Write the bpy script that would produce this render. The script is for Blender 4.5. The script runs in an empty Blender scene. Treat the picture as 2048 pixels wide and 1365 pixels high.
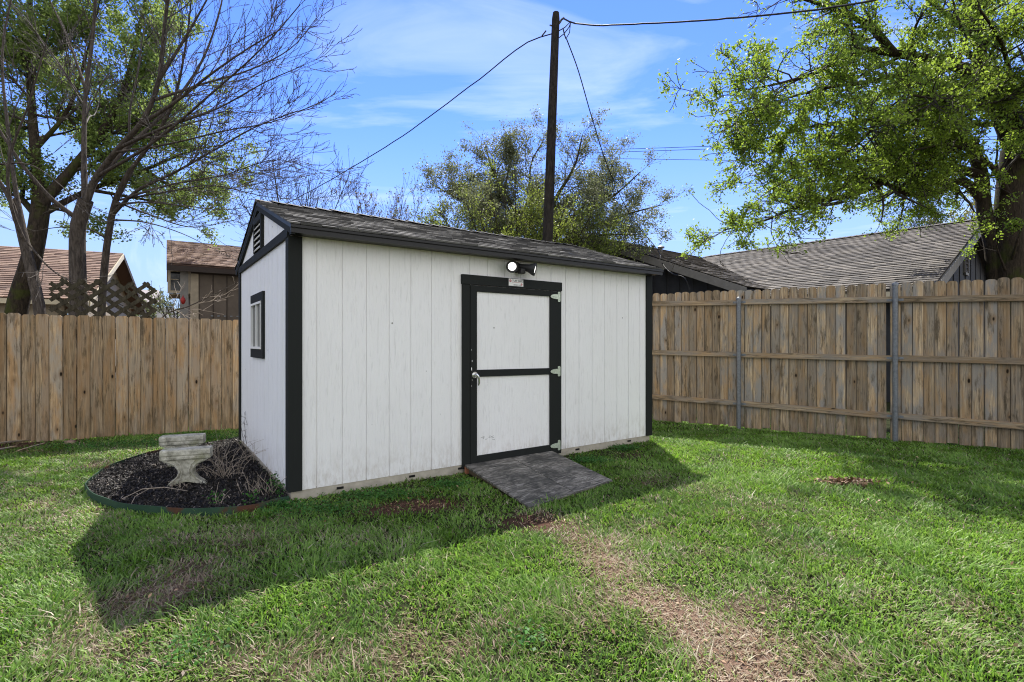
import bpy, math, random
import numpy as np
from mathutils import Vector, noise as mnoise
R = math.radians
random.seed(7); rng = np.random.default_rng(7)
sc = bpy.context.scene
COL = sc.collection

# ------------------------------------------------------------------ camera, sky, sun, exposure
F, HY, CH = 1026.0, 684.5, 1.25            # focal length in photo pixels, horizon row, eye height (m)
cam = bpy.data.objects.new('camera', bpy.data.cameras.new('camera')); COL.objects.link(cam)
cam.data.sensor_width = 36; cam.data.lens = 36 * F / 2048; cam.data.shift_y = (HY - 682.5) / 2048
cam.data.clip_start = .05; cam.data.clip_end = 2000
cam.location = (0, 0, CH); cam.rotation_euler = (R(90), 0, 0)
sc.camera = cam

SUN_EL, SUN_AZ = 52.3, 2.0                 # azimuth clockwise from +Y
world = bpy.data.worlds.new('World'); sc.world = world; world.use_nodes = True
wt = world.node_tree; wt.nodes.clear()
def wn(t, **k):
    n = wt.nodes.new(t)
    for a, b in k.items(): setattr(n, a, b)
    return n
sky = wn('ShaderNodeTexSky', sky_type='NISHITA', sun_disc=False, sun_elevation=R(SUN_EL), sun_rotation=R(SUN_AZ),
         air_density=1.0, dust_density=0.0, ozone_density=3.0, altitude=300)
bg = wn('ShaderNodeBackground'); bg.inputs[1].default_value = .15
wo = wn('ShaderNodeOutputWorld')
tc = wn('ShaderNodeTexCoord')
sep = wn('ShaderNodeSeparateXYZ'); wt.links.new(tc.outputs['Generated'], sep.inputs[0])
# wispy cirrus: noise on the view direction projected on a high flat layer
den = wn('ShaderNodeMath', operation='MAXIMUM'); wt.links.new(sep.outputs[2], den.inputs[0]); den.inputs[1].default_value = .16
dv = wn('ShaderNodeVectorMath', operation='DIVIDE'); wt.links.new(tc.outputs['Generated'], dv.inputs[0])
cmb = wn('ShaderNodeCombineXYZ')
for i in range(3): wt.links.new(den.outputs[0], cmb.inputs[i])
wt.links.new(cmb.outputs[0], dv.inputs[1])
mp = wn('ShaderNodeMapping'); mp.inputs['Rotation'].default_value = (0, 0, R(28)); mp.inputs['Scale'].default_value = (.7, 1.3, 1); mp.inputs['Location'].default_value = (1.3, .4, 0)
wt.links.new(dv.outputs[0], mp.inputs[0])
n1 = wn('ShaderNodeTexNoise'); n1.inputs['Scale'].default_value = 1.3; n1.inputs['Detail'].default_value = 9; n1.inputs['Roughness'].default_value = .58; n1.inputs['Distortion'].default_value = .7
wt.links.new(mp.outputs[0], n1.inputs[0])
cr = wn('ShaderNodeValToRGB'); cr.color_ramp.elements[0].position = .52; cr.color_ramp.elements[1].position = .88
cr.color_ramp.elements[1].color = (.62, .62, .62, 1)
wt.links.new(n1.outputs[0], cr.inputs[0])
mx = wn('ShaderNodeMix', data_type='RGBA')
wt.links.new(cr.outputs[0], mx.inputs[0]); wt.links.new(sky.outputs[0], mx.inputs[6])
mx.inputs[7].default_value = (3.6, 4.0, 4.6, 1)
hz = wn('ShaderNodeMapRange', interpolation_type='SMOOTHSTEP'); hz.inputs[1].default_value = .42; hz.inputs[2].default_value = .02; hz.inputs[3].default_value = 0; hz.inputs[4].default_value = .85
wt.links.new(sep.outputs[2], hz.inputs[0])
hm = wn('ShaderNodeMix', data_type='RGBA'); hm.inputs[7].default_value = (1.7, 2.25, 3.05, 1); wt.links.new(hz.outputs[0], hm.inputs[0])
tint = wn('ShaderNodeMix', data_type='RGBA', blend_type='MULTIPLY'); tint.inputs[0].default_value = 1; tint.inputs[7].default_value = (.39, .49, .84, 1)
wt.links.new(sky.outputs[0], tint.inputs[6]); wt.links.new(tint.outputs[2], hm.inputs[6]); wt.links.new(hm.outputs[2], mx.inputs[6])
# unseen bright cloud bank added behind the camera to light the shed front
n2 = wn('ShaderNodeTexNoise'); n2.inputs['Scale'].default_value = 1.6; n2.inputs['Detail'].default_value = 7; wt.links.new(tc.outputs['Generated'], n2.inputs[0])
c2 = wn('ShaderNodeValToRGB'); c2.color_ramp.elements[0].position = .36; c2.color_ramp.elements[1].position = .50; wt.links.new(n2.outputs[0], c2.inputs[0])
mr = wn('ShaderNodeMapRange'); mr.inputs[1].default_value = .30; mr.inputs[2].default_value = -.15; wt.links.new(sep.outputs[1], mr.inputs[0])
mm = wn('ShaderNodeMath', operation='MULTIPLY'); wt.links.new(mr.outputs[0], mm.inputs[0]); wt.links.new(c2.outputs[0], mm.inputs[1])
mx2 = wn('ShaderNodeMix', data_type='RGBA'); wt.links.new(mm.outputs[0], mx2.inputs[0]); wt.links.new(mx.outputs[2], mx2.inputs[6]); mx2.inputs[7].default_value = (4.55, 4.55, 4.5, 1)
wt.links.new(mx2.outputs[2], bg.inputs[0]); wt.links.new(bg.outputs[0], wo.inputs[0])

sl = bpy.data.lights.new('sun', 'SUN'); sl.energy = 5.0; sl.angle = R(.5); sl.color = (1, .95, .86)
so = bpy.data.objects.new('sun', sl); COL.objects.link(so)
az = R(SUN_AZ); el = R(SUN_EL)
SUNV = Vector((math.sin(az) * math.cos(el), math.cos(az) * math.cos(el), math.sin(el)))
so.rotation_euler = SUNV.to_track_quat('Z', 'Y').to_euler(); so.location = (0, 8, 20)
sc.view_settings.view_transform = 'Standard'; sc.view_settings.look = 'None'
sc.view_settings.gamma = 1; sc.view_settings.exposure = 1.12
sc.cycles.max_bounces = 8; sc.cycles.diffuse_bounces = 4; sc.cycles.transparent_max_bounces = 8
sc.cycles.use_denoising = True; sc.cycles.denoiser = 'OPENIMAGEDENOISE'; sc.cycles.denoising_input_passes = 'RGB_ALBEDO_NORMAL'; sc.cycles.denoising_prefilter = 'NONE'
sc.cycles.pixel_filter_type = 'BLACKMAN_HARRIS'; sc.cycles.filter_width = 1.1

# ------------------------------------------------------------------ helpers
def P(x, y, Y): return Vector(((x - 1024) / F * Y, Y, CH + (HY - y) / F * Y))
def G(x, y):
    Y = CH * F / (y - HY); return Vector(((x - 1024) / F * Y, Y, 0))
ORG = {}
def tag(o, label=None, cat=None, group=None, kind=None):
    if label: o['label'] = label
    if cat: o['category'] = cat
    if group: o['group'] = group
    if kind: o['kind'] = kind
    return o
def thing(name, loc, label, cat, group=None):
    o = bpy.data.objects.new(name, None); o.location = loc; o.empty_display_size = .2
    COL.objects.link(o); ORG[o] = Vector(loc); return tag(o, label, cat, group)
def link_mesh(name, me, mat, parent, org=None):
    o = bpy.data.objects.new(name, me); COL.objects.link(o)
    if mat: me.materials.append(mat)
    if parent is not None: o.parent = parent; ORG[o] = ORG[parent]
    else:
        ORG[o] = org or Vector((0, 0, 0)); o.location = ORG[o]
    return o
class MB:
    def __init__(s): s.v = []; s.f = []; s.r = []; s.w = []
    def add(s, vs, fs, r=0.0, w=None):
        b = len(s.v); s.v += [tuple(v) for v in vs]; s.f += [tuple(b + i for i in f) for f in fs]
        s.r += [r] * len(vs); s.w += (w if w else [(0, 0, 0)] * len(vs)); return s
    def box(s, o, a, b, c, r=0.0, w=None):      # corner + three edge vectors
        o, a, b, c = Vector(o), Vector(a), Vector(b), Vector(c)
        if a.cross(b).dot(c) < 0: a, b = b, a
        vs = [o, o + a, o + a + b, o + b, o + c, o + a + c, o + a + b + c, o + b + c]
        return s.add(vs, [(0, 3, 2, 1), (4, 5, 6, 7), (0, 1, 5, 4), (1, 2, 6, 5), (2, 3, 7, 6), (3, 0, 4, 7)], r, w)
    def prism(s, poly, d, r=0.0, w=None):        # polygon extruded by vector d
        d = Vector(d); n = len(poly); poly = [Vector(p) for p in poly]
        vs = poly + [p + d for p in poly]
        fs = [tuple(range(n))[::-1], tuple(range(n, 2 * n))] + [(i, (i + 1) % n, n + (i + 1) % n, n + i) for i in range(n)]
        return s.add(vs, fs, r, w * 2 if w else None)
    def tube(s, pts, rad, n=8, cap=True, r=0.0):
        pts = [Vector(p) for p in pts]; rad = rad if isinstance(rad, (list, tuple)) else [rad] * len(pts)
        vs = []; ref = None
        for i, p in enumerate(pts):
            t = (pts[min(i + 1, len(pts) - 1)] - pts[max(i - 1, 0)]).normalized()
            if ref is None: ref = Vector((1, 0, 0)) if abs(t.x) < .8 else Vector((0, 1, 0))
            a = (ref - t * ref.dot(t)).normalized(); b = t.cross(a); ref = a
            for k in range(n):
                q = 2 * math.pi * k / n; vs.append(p + (a * math.cos(q) + b * math.sin(q)) * rad[i])
        fs = [(i * n + k, i * n + (k + 1) % n, (i + 1) * n + (k + 1) % n, (i + 1) * n + k) for i in range(len(pts) - 1) for k in range(n)]
        if cap: fs += [tuple(range(n))[::-1], tuple(range((len(pts) - 1) * n, len(pts) * n))]
        return s.add(vs, fs, r)
    def build(s, name, mat, parent=None, smooth=False, org=None, bevel=0):
        me = bpy.data.meshes.new(name)
        o = Vector(org) if org is not None else (ORG[parent] if parent is not None else (Vector(s.v[0]) if s.v else Vector((0, 0, 0))))
        me.from_pydata([tuple(Vector(v) - o) for v in s.v], [], s.f)
        a = me.attributes.new('rnd', 'FLOAT', 'POINT'); a.data.foreach_set('value', s.r)
        a = me.attributes.new('wuv', 'FLOAT_VECTOR', 'POINT'); a.data.foreach_set('vector', np.array(s.w, dtype=np.float32).ravel())
        if smooth:
            me.polygons.foreach_set('use_smooth', [True] * len(me.polygons))
            try: me.set_sharp_from_angle(angle=R(40))
            except Exception: pass
        ob = link_mesh(name, me, mat, parent, o)
        if bevel:
            m = ob.modifiers.new('bevel', 'BEVEL'); m.width = bevel; m.segments = 2; m.limit_method = 'ANGLE'
        return ob
def np_mesh(name, V, quads=None, tris=None, mat=None, parent=None, smooth=False, attrs=None, org=None):
    me = bpy.data.meshes.new(name)
    o = np.array(ORG[parent] if parent is not None else (org if org is not None else (0, 0, 0)), dtype=np.float32)
    V = np.asarray(V, dtype=np.float32) - o
    q = np.zeros((0, 4), int) if quads is None else np.asarray(quads); t = np.zeros((0, 3), int) if tris is None else np.asarray(tris)
    me.vertices.add(len(V)); me.vertices.foreach_set('co', V.ravel())
    nl = q.size + t.size; me.loops.add(nl)
    me.loops.foreach_set('vertex_index', np.concatenate([q.ravel(), t.ravel()]).astype(np.int32))
    me.polygons.add(len(q) + len(t))
    st = np.concatenate([np.arange(len(q)) * 4, q.size + np.arange(len(t)) * 3]).astype(np.int32)
    me.polygons.foreach_set('loop_start', st)
    if smooth: me.polygons.foreach_set('use_smooth', np.ones(len(st), bool))
    me.update(calc_edges=True)
    for k, a in (attrs or {}).items():
        at = me.attributes.new(k, 'FLOAT', 'POINT'); at.data.foreach_set('value', np.asarray(a, dtype=np.float32))
    return link_mesh(name, me, mat, parent, Vector(o))
def vnoise(x, y, s, seed=0):
    g = np.random.default_rng(seed).random((256, 256)); x = np.asarray(x) / s + 100.3; y = np.asarray(y) / s + 100.7
    xi = np.floor(x).astype(int); yi = np.floor(y).astype(int); fx = x - xi; fy = y - yi
    fx = fx * fx * (3 - 2 * fx); fy = fy * fy * (3 - 2 * fy); h = lambda a, b: g[a % 256, b % 256]
    return (h(xi, yi) * (1 - fx) + h(xi + 1, yi) * fx) * (1 - fy) + (h(xi, yi + 1) * (1 - fx) + h(xi + 1, yi + 1) * fx) * fy
def fnoise(x, y, s, seed=0): return .55 * vnoise(x, y, s, seed) + .3 * vnoise(x, y, s * .43, seed + 1) + .15 * vnoise(x, y, s * .17, seed + 2)

# ------------------------------------------------------------------ materials
class NT:
    def __init__(s, name):
        s.m = bpy.data.materials.new(name); s.m.use_nodes = True; s.t = s.m.node_tree
        s.b = s.t.nodes['Principled BSDF']; s.out = s.t.nodes['Material Output']
        s.b.inputs['Specular IOR Level'].default_value = .3
    def n(s, t, **k):
        x = s.t.nodes.new(t)
        for a, b in k.items(): setattr(x, a, b)
        return x
    def set(s, inp, v):
        if isinstance(v, bpy.types.NodeSocket): s.t.links.new(v, inp)
        elif v is not None: inp.default_value = v
    def coord(s, which='Object'): return s.n('ShaderNodeTexCoord').outputs[which]
    def attr(s, a, o='Fac'): x = s.n('ShaderNodeAttribute', attribute_name=a); return x.outputs[o]
    def map(s, v, scale=(1, 1, 1), loc=(0, 0, 0), rot=(0, 0, 0)):
        x = s.n('ShaderNodeMapping'); s.set(x.inputs[0], v); x.inputs['Scale'].default_value = scale; s.set(x.inputs['Location'], loc); x.inputs['Rotation'].default_value = rot; return x.outputs[0]
    def noise(s, v, scale=5, detail=4, rough=.55, dist=0):
        x = s.n('ShaderNodeTexNoise'); s.set(x.inputs[0], v); x.inputs['Scale'].default_value = scale; x.inputs['Detail'].default_value = detail
        x.inputs['Roughness'].default_value = rough; x.inputs['Distortion'].default_value = dist; return x.outputs[0]
    def ramp(s, f, stops):
        x = s.n('ShaderNodeValToRGB'); s.set(x.inputs[0], f); e = x.color_ramp.elements
        while len(e) < len(stops): e.new(.5)
        for i, (p, c) in enumerate(stops):
            e[i].position = p; e[i].color = (*c, 1) if isinstance(c, (tuple, list)) else (c, c, c, 1)
        return x.outputs[0]
    def mix(s, f, a, b, mode='MIX'):
        x = s.n('ShaderNodeMix', data_type='RGBA', blend_type=mode); s.set(x.inputs[0], f)
        for i, c in ((6, a), (7, b)): s.set(x.inputs[i], (*c, 1) if isinstance(c, tuple) and len(c) == 3 else c)
        return x.outputs[2]
    def math(s, op, a, b=None, c=None, clamp=False):
        x = s.n('ShaderNodeMath', operation=op, use_clamp=clamp)
        s.set(x.inputs[0], a); s.set(x.inputs[1], b); s.set(x.inputs[2], c); return x.outputs[0]
    def bump(s, h, strength=.3, dist=.01, prev=None):
        x = s.n('ShaderNodeBump'); s.set(x.inputs['Height'], h); x.inputs['Strength'].default_value = strength; x.inputs['Distance'].default_value = dist
        if prev: s.set(x.inputs['Normal'], prev)
        s.t.links.new(x.outputs[0], s.b.inputs['Normal']); return x.outputs[0]
    def fin(s, col=None, rough=None, metal=None, spec=None):
        s.set(s.b.inputs['Base Color'], (*col, 1) if isinstance(col, tuple) and len(col) == 3 else col)
        s.set(s.b.inputs['Roughness'], rough); s.set(s.b.inputs['Metallic'], metal); s.set(s.b.inputs['Specular IOR Level'], spec)
        return s.m
    def translucent(s, col, fac):
        tr = s.n('ShaderNodeBsdfTranslucent'); s.set(tr.inputs[0], col); ms = s.n('ShaderNodeMixShader'); ms.inputs[0].default_value = fac
        s.t.links.new(s.b.outputs[0], ms.inputs[1]); s.t.links.new(tr.outputs[0], ms.inputs[2]); s.t.links.new(ms.outputs[0], s.out.inputs[0])
def m_siding():
    k = NT('white_siding'); o = k.coord()
    g = k.noise(k.map(o, (13, 13, 1.0)), 4, 6, .66, 1.2); g2 = k.noise(k.map(o, (5, 5, .8)), 3, 3, .5, 3.5)
    sp = k.noise(o, 55, 3, .7); patch = k.noise(k.map(o, (1, 1, .5)), 1.7, 4)
    col = k.mix(k.ramp(patch, [(.35, 0.), (.75, .6)]), (.85, .845, .84), (.79, .78, .765))
    col = k.mix(k.ramp(g, [(.32, .4), (.46, 0.)]), col, (.56, .55, .54))
    z = k.n('ShaderNodeSeparateXYZ'); k.set(z.inputs[0], o)
    low = k.ramp(z.outputs[2], [(.08, 1.), (.40, 0.)])
    dirt = k.math('MULTIPLY', low, k.ramp(k.noise(k.map(o, (1, 1, .35)), 22, 5, .7), [(.44, 0.), (.66, .42)]))
    col = k.mix(dirt, col, (.33, .26, .18))
    vo = k.n('ShaderNodeTexVoronoi'); k.set(vo.inputs[0], k.map(o, (5, 5, 4.5))); vo.inputs['Scale'].default_value = 1
    col = k.mix(k.ramp(vo.outputs[0], [(.030, .85), (.045, 0.)]), col, (.16, .15, .13))
    col = k.mix(k.ramp(sp, [(.74, 0.), (.82, .3)]), col, (.45, .45, .43))
    k.bump(k.math('ADD', g, k.math('MULTIPLY', g2, 1.4)), .6, .006)
    return k.fin(col, .62)
def m_paint(name, col, rough=.5, grain=.35):
    k = NT(name); o = k.coord(); g = k.noise(k.map(o, (16, 16, 2)), 4, 5, .6, 1.2)
    wear = k.ramp(k.noise(o, 34, 5, .75), [(.66, 0.), (.80, .35)])
    c = k.mix(wear, col, tuple(min(1, x * 2.2 + .05) for x in col))
    k.bump(g, grain, .004); return k.fin(c, rough + .15, spec=.15)
def m_shingle(name, stops, gran=.35):
    k = NT(name); o = k.coord(); r = k.attr('rnd')
    c = k.ramp(r, stops); g = k.noise(o, 160, 2, .8); pt = k.noise(o, 2.2, 5)
    c = k.mix(k.ramp(g, [(.35, .5), (.65, 0.)]), c, (.03, .03, .03))
    c = k.mix(k.ramp(pt, [(.45, 0.), (.75, gran * .5)]), c, (.12, .11, .09))
    k.bump(g, .5, .004); return k.fin(c, .85, spec=.25)
def m_wood(name, base, warm, grey, greyness, dk=.3, W=.11):
    k = NT(name); w = k.attr('wuv', 'Vector'); r = k.attr('rnd')
    fib = k.noise(k.map(w, (24, .9, 1)), 3, 7, .7, .5); broad = k.noise(k.map(w, (7, .5, 1)), 2, 4, .6, .8)
    blot = k.noise(k.map(w, (5, 1.3, 1)), 1.7, 6, .65); blot2 = k.noise(k.map(w, (11, 1.6, 1), (3, 8, 5)), 1.7, 5, .7)
    c = k.ramp(fib, [(.36, tuple(x * .45 for x in base)), (.5, base), (.62, tuple(min(1, x * 1.5) for x in base))])
    c = k.mix(k.ramp(broad, [(.42, 0.), (.6, .75)]), c, warm)
    gf = k.math('MULTIPLY', k.ramp(blot, [(.42, 0.), (.58, 1.)]), k.math('MULTIPLY_ADD', r, .8, greyness - .4), clamp=True)
    c = k.mix(gf, c, grey)
    c = k.mix(k.ramp(blot2, [(.54, 0.), (.66, .85)]), c, tuple(x * dk for x in base))
    c = k.mix(k.ramp(fib, [(.30, .85), (.40, 0.)]), c, tuple(x * .22 for x in base))
    c = k.mix(1.0, c, k.ramp(r, [(0., .66), (.5, .95), (1., 1.22)]), 'MULTIPLY')
    sx = k.n('ShaderNodeSeparateXYZ'); k.set(sx.inputs[0], w); ed = k.math('MINIMUM', sx.outputs[0], k.math('SUBTRACT', W, sx.outputs[0]))
    c = k.mix(k.ramp(ed, [(.0, .8), (.009, 0.)]), c, tuple(x * .25 for x in base))
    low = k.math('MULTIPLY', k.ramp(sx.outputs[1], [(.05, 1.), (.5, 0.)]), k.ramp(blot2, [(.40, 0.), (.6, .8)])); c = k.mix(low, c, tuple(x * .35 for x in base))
    vo = k.n('ShaderNodeTexVoronoi', feature='F1'); vo.inputs['Scale'].default_value = 1; vo.inputs['Randomness'].default_value = 1
    k.set(vo.inputs[0], k.map(w, (8.0, 3.6, 1.0)))
    sepc = k.n('ShaderNodeSeparateColor'); k.set(sepc.inputs[0], vo.outputs['Color'])
    on = k.math('GREATER_THAN', sepc.outputs[0], .5)
    core = k.math('MULTIPLY', k.ramp(vo.outputs[0], [(.07, 1.), (.12, 0.)]), on)
    ring = k.math('MULTIPLY', k.ramp(vo.outputs[0], [(.10, 1.), (.32, 0.)]), on)
    c = k.mix(k.math('MULTIPLY', ring, .65), c, tuple(x * .5 for x in warm)); c = k.mix(core, c, (.02, .014, .009))
    k.bump(k.math('SUBTRACT', fib, core), .6, .005)
    return k.fin(c, .85, spec=.12)
def m_leaf(name, dark, light, tr=.45, trc=None):
    k = NT(name); r = k.attr('rnd'); c = k.ramp(r, [(0., dark), (.6, light), (1., tuple(min(1, x * 1.35) for x in light))])
    k.translucent(k.mix(.5, c, trc or tuple(x * 1.6 for x in light)), tr); return k.fin(c, .55, spec=.25)
def m_bark(name, c1, c2, moss=None):
    k = NT(name); o = k.coord(); g = k.noise(k.map(o, (14, 14, 3)), 2, 6, .65, .8)
    c = k.ramp(g, [(.3, c1), (.7, c2)])
    if moss: c = k.mix(k.ramp(k.noise(o, 2.5, 4), [(.5, 0.), (.62, .7)]), c, moss)
    k.bump(g, .9, .03); return k.fin(c, .9, spec=.1)
def m_plain(name, col, rough=.6, metal=0., var=.25, scale=8, bump=.1):
    k = NT(name); o = k.coord(); g = k.noise(o, scale, 6, .6)
    c = k.mix(k.ramp(g, [(.3, 0.), (.7, 1.)]), tuple(x * (1 - var) for x in col), tuple(min(1, x * (1 + var)) for x in col))
    k.bump(g, bump, .01); return k.fin(c, rough, metal)
def m_emit(name, col, st):
    k = NT(name); k.b.inputs['Emission Color'].default_value = (*col, 1); k.b.inputs['Emission Strength'].default_value = st; return k.fin(col, .2)
M = {}
M['siding'] = m_siding()
M['black'] = m_paint('black_trim_paint', (.017, .019, .018), .55)
M['fascia'] = m_plain('black_fascia_metal', (.014, .014, .015), .38, 0, .1, 20, .05)
M['skid'] = m_plain('tan_floor_rim', (.43, .39, .32), .6, 0, .2, 14, .2)
M['dark'] = m_plain('dark_void', (.012, .012, .012), .9)
M['sh_shed'] = m_shingle('charcoal_shingles', [(0., (.055, .054, .052)), (.5, (.13, .126, .12)), (1., (.27, .262, .25))])
M['sh_grey'] = m_shingle('grey_tan_shingles', [(0., (.052, .045, .040)), (.5, (.11, .096, .083)), (1., (.20, .176, .15))])
M['sh_brown'] = m_shingle('brown_shingles', [(0., (.13, .075, .055)), (.5, (.24, .15, .11)), (1., (.34, .23, .17))])
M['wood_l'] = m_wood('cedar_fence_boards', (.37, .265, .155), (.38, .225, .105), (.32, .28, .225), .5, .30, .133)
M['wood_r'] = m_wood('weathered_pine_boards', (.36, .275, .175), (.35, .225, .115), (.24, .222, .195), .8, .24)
M['galv'] = m_plain('galvanised_steel', (.17, .18, .19), .5, .5, .25, 30, .1)
M['tin'] = m_plain('pale_zinc_hinge', (.52, .58, .48), .4, .45, .25, 60, .2)
M['chrome'] = m_plain('chrome_handle', (.75, .76, .76), .22, .9, .1, 20, .02)
M['vinyl'] = m_plain('white_vinyl', (.8, .8, .78), .4, 0, .05)
M['plastic'] = m_plain('black_plastic', (.02, .02, .02), .45, 0, .1)
M['lamp'] = m_emit('lit_lamp_lens', (1, .98, .93), 1.6)
k = NT('window_glass'); M['glass'] = k.fin((.012, .014, .016), .05, 0., .4)
def m_ply():
    k = NT('weathered_plywood'); o = k.attr('wuv', 'Vector')
    f = k.noise(k.map(o, (2.2, 13, 1)), 2.4, 9, .74, 1.8); b = k.noise(o, 3.4, 6, .65, .8)
    c = k.ramp(f, [(.34, (.022, .021, .019)), (.44, (.085, .078, .066)), (.54, (.20, .185, .155)), (.66, (.46, .43, .38))])
    c = k.mix(k.ramp(b, [(.4, .7), (.56, 0.)]), c, (.024, .025, .022))
    c = k.mix(k.ramp(k.noise(o, 40, 2), [(.78, 0.), (.82, 1.)]), c, (.5, .5, .48))
    k.bump(f, .5, .006); return k.fin(c, .85)
M['ply'] = m_ply()
def m_conc():
    k = NT('mossy_concrete'); o = k.coord(); g = k.noise(o, 12, 8, .7); g2 = k.noise(o, 5, 4)
    c = k.ramp(g, [(.32, (.12, .115, .09)), (.5, (.40, .385, .32)), (.68, (.66, .64, .56))])
    c = k.mix(k.ramp(g2, [(.48, 0.), (.66, .75)]), c, (.17, .18, .07))
    k.bump(g, .8, .012); return k.fin(c, .9)
M['conc'] = m_conc()
def m_edging():
    k = NT('green_steel_edging'); o = k.coord(); g = k.noise(k.map(o, (1, 1, 1)), 2.3, 6, .6)
    c = k.ramp(g, [(.44, (.018, .050, .028)), (.58, (.030, .070, .040)), (.63, (.08, .035, .02)), (.8, (.15, .065, .035))])
    return k.fin(c, .6, .1)
M['edge'] = m_edging()
def m_mulch(name, stops):
    k = NT(name); return k.fin(k.ramp(k.attr('rnd'), stops), .6, spec=.4)
M['mulch'] = m_mulch('mulch_chips', [(0., (.005, .004, .004)), (.6, (.012, .010, .009)), (.84, (.035, .028, .024)), (1., (.34, .29, .25))])
M['litter'] = m_mulch('dead_leaf_litter', [(0., (.06, .035, .02)), (.5, (.22, .12, .06)), (1., (.42, .28, .17))])
def m_ground():
    k = NT('lawn_soil'); o = k.coord(); d = k.attr('dry')
    g = k.noise(o, 16, 8, .7); f = k.noise(o, 120, 3, .7)
    green = k.ramp(g, [(.3, (.012, .018, .006)), (.7, (.045, .050, .022))])
    dry = k.ramp(f, [(.3, (.075, .046, .032)), (.7, (.25, .17, .125))])
    c = k.mix(k.ramp(d, [(.2, 0.), (.75, 1.)]), green, dry)
    c = k.mix(k.ramp(k.attr('bare'), [(.3, 0.), (.8, 1.)]), c, k.ramp(g, [(.3, (.025, .014, .010)), (.7, (.12, .068, .048))]))
    k.bump(f, .8, .02); return k.fin(c, .95, spec=.05)
M['ground'] = m_ground()
def m_grass():
    k = NT('grass_blades'); r = k.attr('rnd'); d = k.attr('dry')
    g = k.ramp(r, [(0., (.032, .105, .008)), (.55, (.115, .265, .018)), (1., (.26, .45, .06))])
    y = k.ramp(r, [(0., (.22, .145, .105)), (.5, (.40, .30, .225)), (1., (.58, .48, .39))])
    c = k.mix(d, g, y); k.translucent(k.mix(.5, c, k.mix(d, (.22, .42, .03), (.48, .37, .26))), .42); return k.fin(c, .5, spec=.35)
M['grass'] = m_grass()
M['weed'] = m_leaf('clover_leaves', (.02, .075, .012), (.06, .17, .03), .35)
M['leaf_oak'] = m_leaf('oak_leaves', (.040, .085, .010), (.17, .25, .032), .52, (.44, .60, .07))
M['leaf_far'] = m_leaf('pale_spring_leaves', (.045, .080, .014), (.14, .20, .045), .5, (.36, .47, .12))
M['leaf_spring'] = m_leaf('yellow_spring_leaves', (.045, .065, .012), (.14, .18, .03), .45, (.36, .44, .08))
M['leaf_olive'] = m_leaf('olive_leaves', (.055, .062, .034), (.15, .165, .085), .38, (.28, .32, .13))
M['leaf_rust'] = m_leaf('brown_green_leaves', (.05, .035, .02), (.13, .10, .06), .35)
M['leaf_yel'] = m_leaf('yellow_green_leaves', (.09, .09, .02), (.24, .24, .06), .45)
M['bark'] = m_bark('grey_brown_bark', (.028, .023, .019), (.125, .105, .088))
M['bark_d'] = m_bark('dark_bark', (.014, .011, .008), (.065, .05, .035), (.05, .06, .012))
M['twig'] = m_plain('grey_twigs', (.075, .064, .056), .85, 0, .4, 6, .1)
M['twig_d'] = m_plain('dark_twigs', (.045, .038, .03), .85, 0, .4, 6, .1)
M['stalk'] = m_plain('dead_stalks', (.30, .25, .20), .85, 0, .4, 12, .1)
M['pole'] = m_bark('creosote_pole', (.010, .009, .008), (.050, .043, .037))
M['cable'] = m_plain('black_cable', (.012, .012, .012), .6)
M['house_d'] = m_plain('charcoal_house_siding', (.035, .037, .042), .8, 0, .25, 3, .1)
M['house_trim'] = m_plain('grey_fascia_boards', (.18, .17, .155), .6, 0, .15)
M['house_b'] = m_plain('brown_house_siding', (.115, .092, .072), .8, 0, .2, 3, .1)
M['brown_trim'] = m_plain('dark_brown_trim', (.035, .025, .02), .7, 0, .15)
M['tan_trim'] = m_plain('tan_trim_boards', (.30, .25, .18), .7, 0, .15)
M['house_p'] = m_plain('pale_stucco', (.55, .53, .49), .85, 0, .1, 3)
M['cream'] = m_plain('cream_gutter', (.55, .48, .34), .5, 0, .08)
M['mauve'] = m_plain('mauve_grey_shingles', (.26, .23, .23), .9, 0, .2, 10)
M['lattice'] = m_bark('grey_lattice_wood', (.028, .025, .017), (.08, .072, .05))
M['red'] = m_plain('red_plastic', (.28, .02, .015), .5)
M['brick'] = m_plain('orange_brick', (.34, .14, .075), .9, 0, .35, 14, .4)
M['rock'] = m_plain('brown_rock', (.20, .14, .10), .9, 0, .35, 9, .6)
M['ink'] = m_plain('black_ink', (.02, .02, .02), .6); M['redink'] = m_plain('red_ink', (.45, .05, .06), .6)
M['label'] = m_plain('white_enamel', (.82, .82, .8), .35, 0, .03)

# ------------------------------------------------------------------ ground
A0 = R(54.757); U = Vector((math.sin(A0), math.cos(A0), 0)); Vv = Vector((-math.cos(A0), math.sin(A0), 0)); Z = Vector((0, 0, 1))
C0 = Vector((-1.736, 4.016, 0)); SL, SW = 4.26, 2.70      # shed corner, length, width
def S(s, t, z): return C0 + U * s + Vv * t + Z * z
def FS(x, y, t=0.0):                                       # a pixel on the front wall plane -> (s, z)
    o = C0 + Vv * t; u = (x - 1024) / F; s = (u * o.y - o.x) / (U.x - u * U.y); Y = o.y + s * U.y; return s, CH + (HY - y) / F * Y
def LS(x, y, e=0.0):                                       # a pixel on the side wall plane -> (t, z)
    o = C0 - U * e; u = (x - 1024) / F; t = (u * o.y - o.x) / (Vv.x - u * Vv.y); Y = o.y + t * Vv.y; return t, CH + (HY - y) / F * Y
FA = Vector((2.19, 8.14, 0)); FD = Vector((.842, -.540, 0)).normalized()       # right fence line
LA = Vector((-3.95, 7.31, 0)); LD = Vector((.905, .425, 0)).normalized()       # left fence line
CORNER = Vector((.34, 9.32, 0))

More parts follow.
